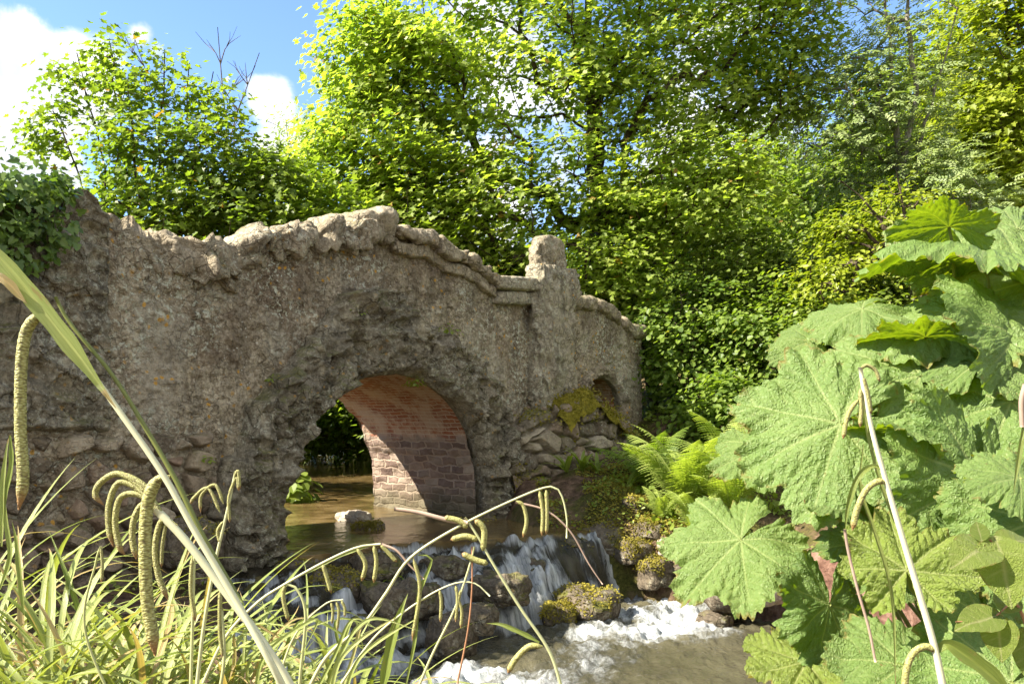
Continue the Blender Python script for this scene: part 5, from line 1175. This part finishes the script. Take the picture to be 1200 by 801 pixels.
# hanging stems of the ones at the wall foot
# --- right hand plant in front of the gunnera
d = .85; s5 = sedge(at(1120, 940, .9), 'sedge with one tall white stem in front of the gunnera leaves')
st = stem(s5, [(1115, 860), (1098, 770), (1080, 705), (1062, 645), (1040, 570), (1022, 505), (1012, 455), (1008, 430)], d, .0042, .0022, tint=1., n=40)
for l, r in (([(1008, 432), (1016, 428), (1026, 434), (1031, 447)], 2.4), ([(1010, 440), (1016, 460), (1020, 486)], 3.6), ([(1008, 455), (1009, 480), (1008, 500)], 3), ([(1006, 468), (998, 478), (992, 492), (988, 514)], 3.), ([(1040, 566), (1028, 564), (1014, 575), (1004, 597), (999, 621)], 4.4), ([(1100, 765), (1085, 757), (1070, 765), (1062, 785), (1060, 812)], 4.6)): catkin(pp(l, d), px_(r, d), st, n=70)
strap(s5, [(1036, 550), (1022, 546), (1005, 560), (994, 590), (990, 625)], d, .006, .15, seed=51)
stem(s5, [(990, 620), (994, 645), (1005, 690), (1018, 735), (1026, 775)], d, .0016, .0014, M_PINK, 'dry_tip')
strap(s5, [(1048, 612), (1030, 560), (1015, 500), (1010, 455)], d+.01, .004, .5, seed=52)
strap(s5, [(1098, 762), (1110, 754), (1135, 770), (1165, 795), (1200, 830)], d, .017, .1, seed=53)
strap(s5, [(1012, 520), (1008, 570), (1024, 620), (1045, 700), (1050, 820)], d+.02, .0042, .4, seed=54)
strap(s5, [(1205, 478), (1196, 520), (1190, 560), (1188, 580)], d, .005, .3, seed=55)
stem(s5, [(1202, 450), (1197, 470), (1198, 500)], d, .003, .0024, M_PINK, 'dry_tip')

# --- knotweed-like seedling in the lower right corner
kn = empty('leafy_seedling', at(1215, 760, 1.5), 'pale green heart leaved seedling with red stalks in the lower right corner', 'plant')
def heart_leaf(c, L, nrm, tip, seed, tint=.5, ser=0.):
    n_u, n_v = 40, 17; u = np.linspace(0, 1, n_u); v = np.linspace(-1, 1, n_v); U, W = np.meshgrid(u, v, indexing='ij')
    hw = .40*np.sin(np.pi*np.clip(u, 0, 1)**.72)**.85*(1+ser*np.where(np.arange(n_u) % 4 < 2, .05, -.05)); X = W*hw[:, None]; Yv = U-.10*np.abs(W)**2*(1-U)**3
    s2 = np.abs(((U*7-np.abs(W)*1.6) % 1)*2-1); H_ = -.22*U**2+.22*np.abs(X)+.012*(1-s2**2)+.02*np.sin(U*9+seed)
    vein = np.maximum(np.exp(-(X/.012)**2), .5*np.exp(-((s2-1)/.12)**2)).ravel()
    nrm = unit(np.array(nrm, float)); tip = unit(np.array(tip, float)-nrm*np.dot(tip, nrm)); xd = np.cross(tip, nrm)
    P = np.asarray(c)+L*(X.ravel()[:, None]*xd+Yv.ravel()[:, None]*tip+H_.ravel()[:, None]*nrm)
    return mesh('leaf', P, grid_faces(n_u, n_v), L_KNOT, kn, True, {'vein': vein*.9, 'luv': np.stack([X.ravel(), Yv.ravel(), np.full(X.size, seed*.1)], -1), 'edge': sstep(.9, 1., np.abs(W).ravel()), 'tint': np.full(len(P), tint)})
d = 1.5
stem(kn, [(1215, 800), (1200, 725), (1180, 690), (1172, 650), (1160, 632)], d, .004, .002, M_REDST, 'stalk')
stem(kn, [(1190, 700), (1160, 725), (1120, 728)], d, .002, .0012, M_REDST, 'stalk'); stem(kn, [(1170, 640), (1140, 640), (1128, 655)], d, .002, .0012, M_REDST, 'stalk')
for px, py, L, n_, t_, ti in ((1168, 634, 78, (-.2, -.75, .6), (.0, -.2, -.95), .7), (1172, 640, 48, (-.1, -.55, .8), (.8, .1, .35), .6), (1160, 640, 66, (.1, -.5, .85), (-.8, -.2, -.45), .5), (1168, 724, 50, (-.3, -.7, .6), (-.05, -.2, -.95), .7), (1170, 722, 55, (.0, -.5, .85), (-.9, -.1, -.2), .4), (1175, 715, 40, (-.1, -.6, .7), (.5, .2, .6), .6), (1205, 740, 70, (-.2, -.8, .5), (.1, -.2, -.9), .4), (1150, 632, 26, (-.3, -.7, .5), (-.1, .0, 1), .3), (1200, 675, 45, (-.1, -.6, .7), (.7, -.1, -.3), .5)):
    heart_leaf(at(px, py, d), px_(L, d), n_, t_, px, ti)
kn2 = kn
for px, py, L, n_, t_, ti in ((985, 778, 38, (.1, -.45, .85), (-.9, -.2, -.3), .5), (992, 770, 34, (.0, -.5, .8), (.9, -.1, -.1), .5), (978, 785, 40, (-.2, -.6, .7), (-.6, -.2, -.7), .4), (990, 790, 36, (.0, -.6, .7), (.4, -.2, -.8), .4)): pass

# ================================================================ sky, sun, camera
SUN = np.array([-.69, -.22, .69]); SUN /= np.linalg.norm(SUN)
w = bpy.data.worlds.new('World'); SC.world = w; w.use_nodes = True; t = w.node_tree; t.nodes.clear()
N = t.nodes.new; Lk = t.links.new
sky = N('ShaderNodeTexSky'); sky.sky_type = 'NISHITA'; sky.sun_disc = False; sky.sun_elevation = math.asin(SUN[2]); sky.sun_rotation = math.atan2(SUN[0], SUN[1]); sky.air_density = 1.; sky.dust_density = .2; sky.ozone_density = 4.; sky.altitude = 1500
tc = N('ShaderNodeTexCoord'); nrmz = N('ShaderNodeVectorMath'); nrmz.operation = 'NORMALIZE'; Lk(tc.outputs['Generated'], nrmz.inputs[0])
def M_(op, a, b=None):
    n = N('ShaderNodeMath'); n.operation = op
    for i, v in enumerate((a, b)):
        if v is None: continue
        if isinstance(v, (int, float)): n.inputs[i].default_value = v
        else: Lk(v, n.inputs[i])
    return n.outputs[0]
nz = N('ShaderNodeTexNoise'); Lk(nrmz.outputs[0], nz.inputs['Vector']); nz.inputs['Scale'].default_value = 7.; nz.inputs['Detail'].default_value = 9.; nz.inputs['Roughness'].default_value = .58; nz.inputs['Distortion'].default_value = .3
tot = None
BL = [(15, 90, 95, 1.3), (80, 95, 80, 1.15), (20, 190, 80, 1.3), (50, 150, 60, .8), (-80, 120, 160, 1.0), (115, 112, 30, .7), (165, 38, 22, .60), (184, 60, 16, .5), (320, 122, 44, 1.0), (345, 175, 60, 1.15), (375, 80, 16, .6), (340, 200, 60, .9), (30, 30, 40, .7), (-250, 60, 140, .8), (520, 250, 90, .8), (1400, 100, 200, .7), (900, -300, 160, .6), (560, 60, 150, .7), (600, 200, 190, .9), (850, 120, 200, .75)]
FILL_CLOUDS = [((0, -1, .6), 1.1, 1.9), ((.8, -.5, .5), 1.0, 1.9), ((-.8, -.7, .35), .5, .9), ((.9, .1, .8), .6, 1.5), ((.2, -.5, 1.2), .7, 1.5)]  # unseen clouds added behind and beside the camera as white fill light
for dv, rp, st_ in [(at(a, b, 1.), r/F*1.5*.85, q) for a, b, r, q in BL]+FILL_CLOUDS:
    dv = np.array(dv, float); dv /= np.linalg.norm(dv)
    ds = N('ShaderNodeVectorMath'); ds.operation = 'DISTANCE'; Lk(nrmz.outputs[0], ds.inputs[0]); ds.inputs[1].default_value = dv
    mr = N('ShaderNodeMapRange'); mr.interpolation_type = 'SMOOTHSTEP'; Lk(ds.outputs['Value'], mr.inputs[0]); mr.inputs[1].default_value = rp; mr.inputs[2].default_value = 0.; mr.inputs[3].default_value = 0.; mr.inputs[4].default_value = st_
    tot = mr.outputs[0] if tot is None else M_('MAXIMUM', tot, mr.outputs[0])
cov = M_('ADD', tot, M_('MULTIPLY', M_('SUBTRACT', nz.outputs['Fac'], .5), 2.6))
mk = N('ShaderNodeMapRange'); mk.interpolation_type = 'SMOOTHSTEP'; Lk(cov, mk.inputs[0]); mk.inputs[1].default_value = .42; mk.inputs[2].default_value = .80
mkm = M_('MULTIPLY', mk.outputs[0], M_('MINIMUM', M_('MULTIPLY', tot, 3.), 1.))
nz2 = N('ShaderNodeTexNoise'); Lk(nrmz.outputs[0], nz2.inputs['Vector']); nz2.inputs['Scale'].default_value = 11.; nz2.inputs['Detail'].default_value = 6.
cr = N('ShaderNodeValToRGB'); Lk(nz2.outputs['Fac'], cr.inputs[0]); cr.color_ramp.elements[0].position = .32; cr.color_ramp.elements[1].position = .62
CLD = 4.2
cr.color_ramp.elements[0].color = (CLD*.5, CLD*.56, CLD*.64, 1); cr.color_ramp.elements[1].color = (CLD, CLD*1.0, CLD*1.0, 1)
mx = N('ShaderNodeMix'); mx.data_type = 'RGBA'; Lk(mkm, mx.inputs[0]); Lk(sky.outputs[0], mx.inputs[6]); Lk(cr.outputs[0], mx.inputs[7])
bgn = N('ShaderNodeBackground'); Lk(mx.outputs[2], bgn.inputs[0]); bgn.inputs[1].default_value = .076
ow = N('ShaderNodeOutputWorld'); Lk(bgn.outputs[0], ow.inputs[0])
sl = bpy.data.lights.new('sun', 'SUN'); sl.energy = 3.6; sl.angle = math.radians(.5); sl.color = (1., .93, .80)
so = bpy.data.objects.new('sun', sl); COL.objects.link(so); so.location = (-20, -6, 25)
so.rotation_euler = Vector((-SUN[0], -SUN[1], -SUN[2])).to_track_quat('-Z', 'Y').to_euler()
cam = bpy.data.cameras.new('camera'); co = bpy.data.objects.new('camera', cam); COL.objects.link(co); SC.camera = co
co.location = (0, 0, 0); co.rotation_euler = (math.pi/2, 0, 0); cam.sensor_width = 36.; cam.lens = 36*F/1200; cam.shift_y = (HY-400.5)/1200; cam.clip_start = .05; cam.clip_end = 2000
SC.view_settings.view_transform = 'Standard'; SC.view_settings.look = 'None'; SC.view_settings.gamma = 1.; SC.view_settings.use_curve_mapping = False
SC.view_settings.exposure = 2.3
SC.render.engine = 'CYCLES'; cy = SC.cycles
cy.use_denoising = True; cy.max_bounces = 10; cy.diffuse_bounces = 6; cy.glossy_bounces = 3; cy.transmission_bounces = 8; cy.transparent_max_bounces = 4; cy.use_adaptive_sampling = True; cy.adaptive_threshold = .02; cy.caustics_reflective = False; cy.caustics_refractive = False
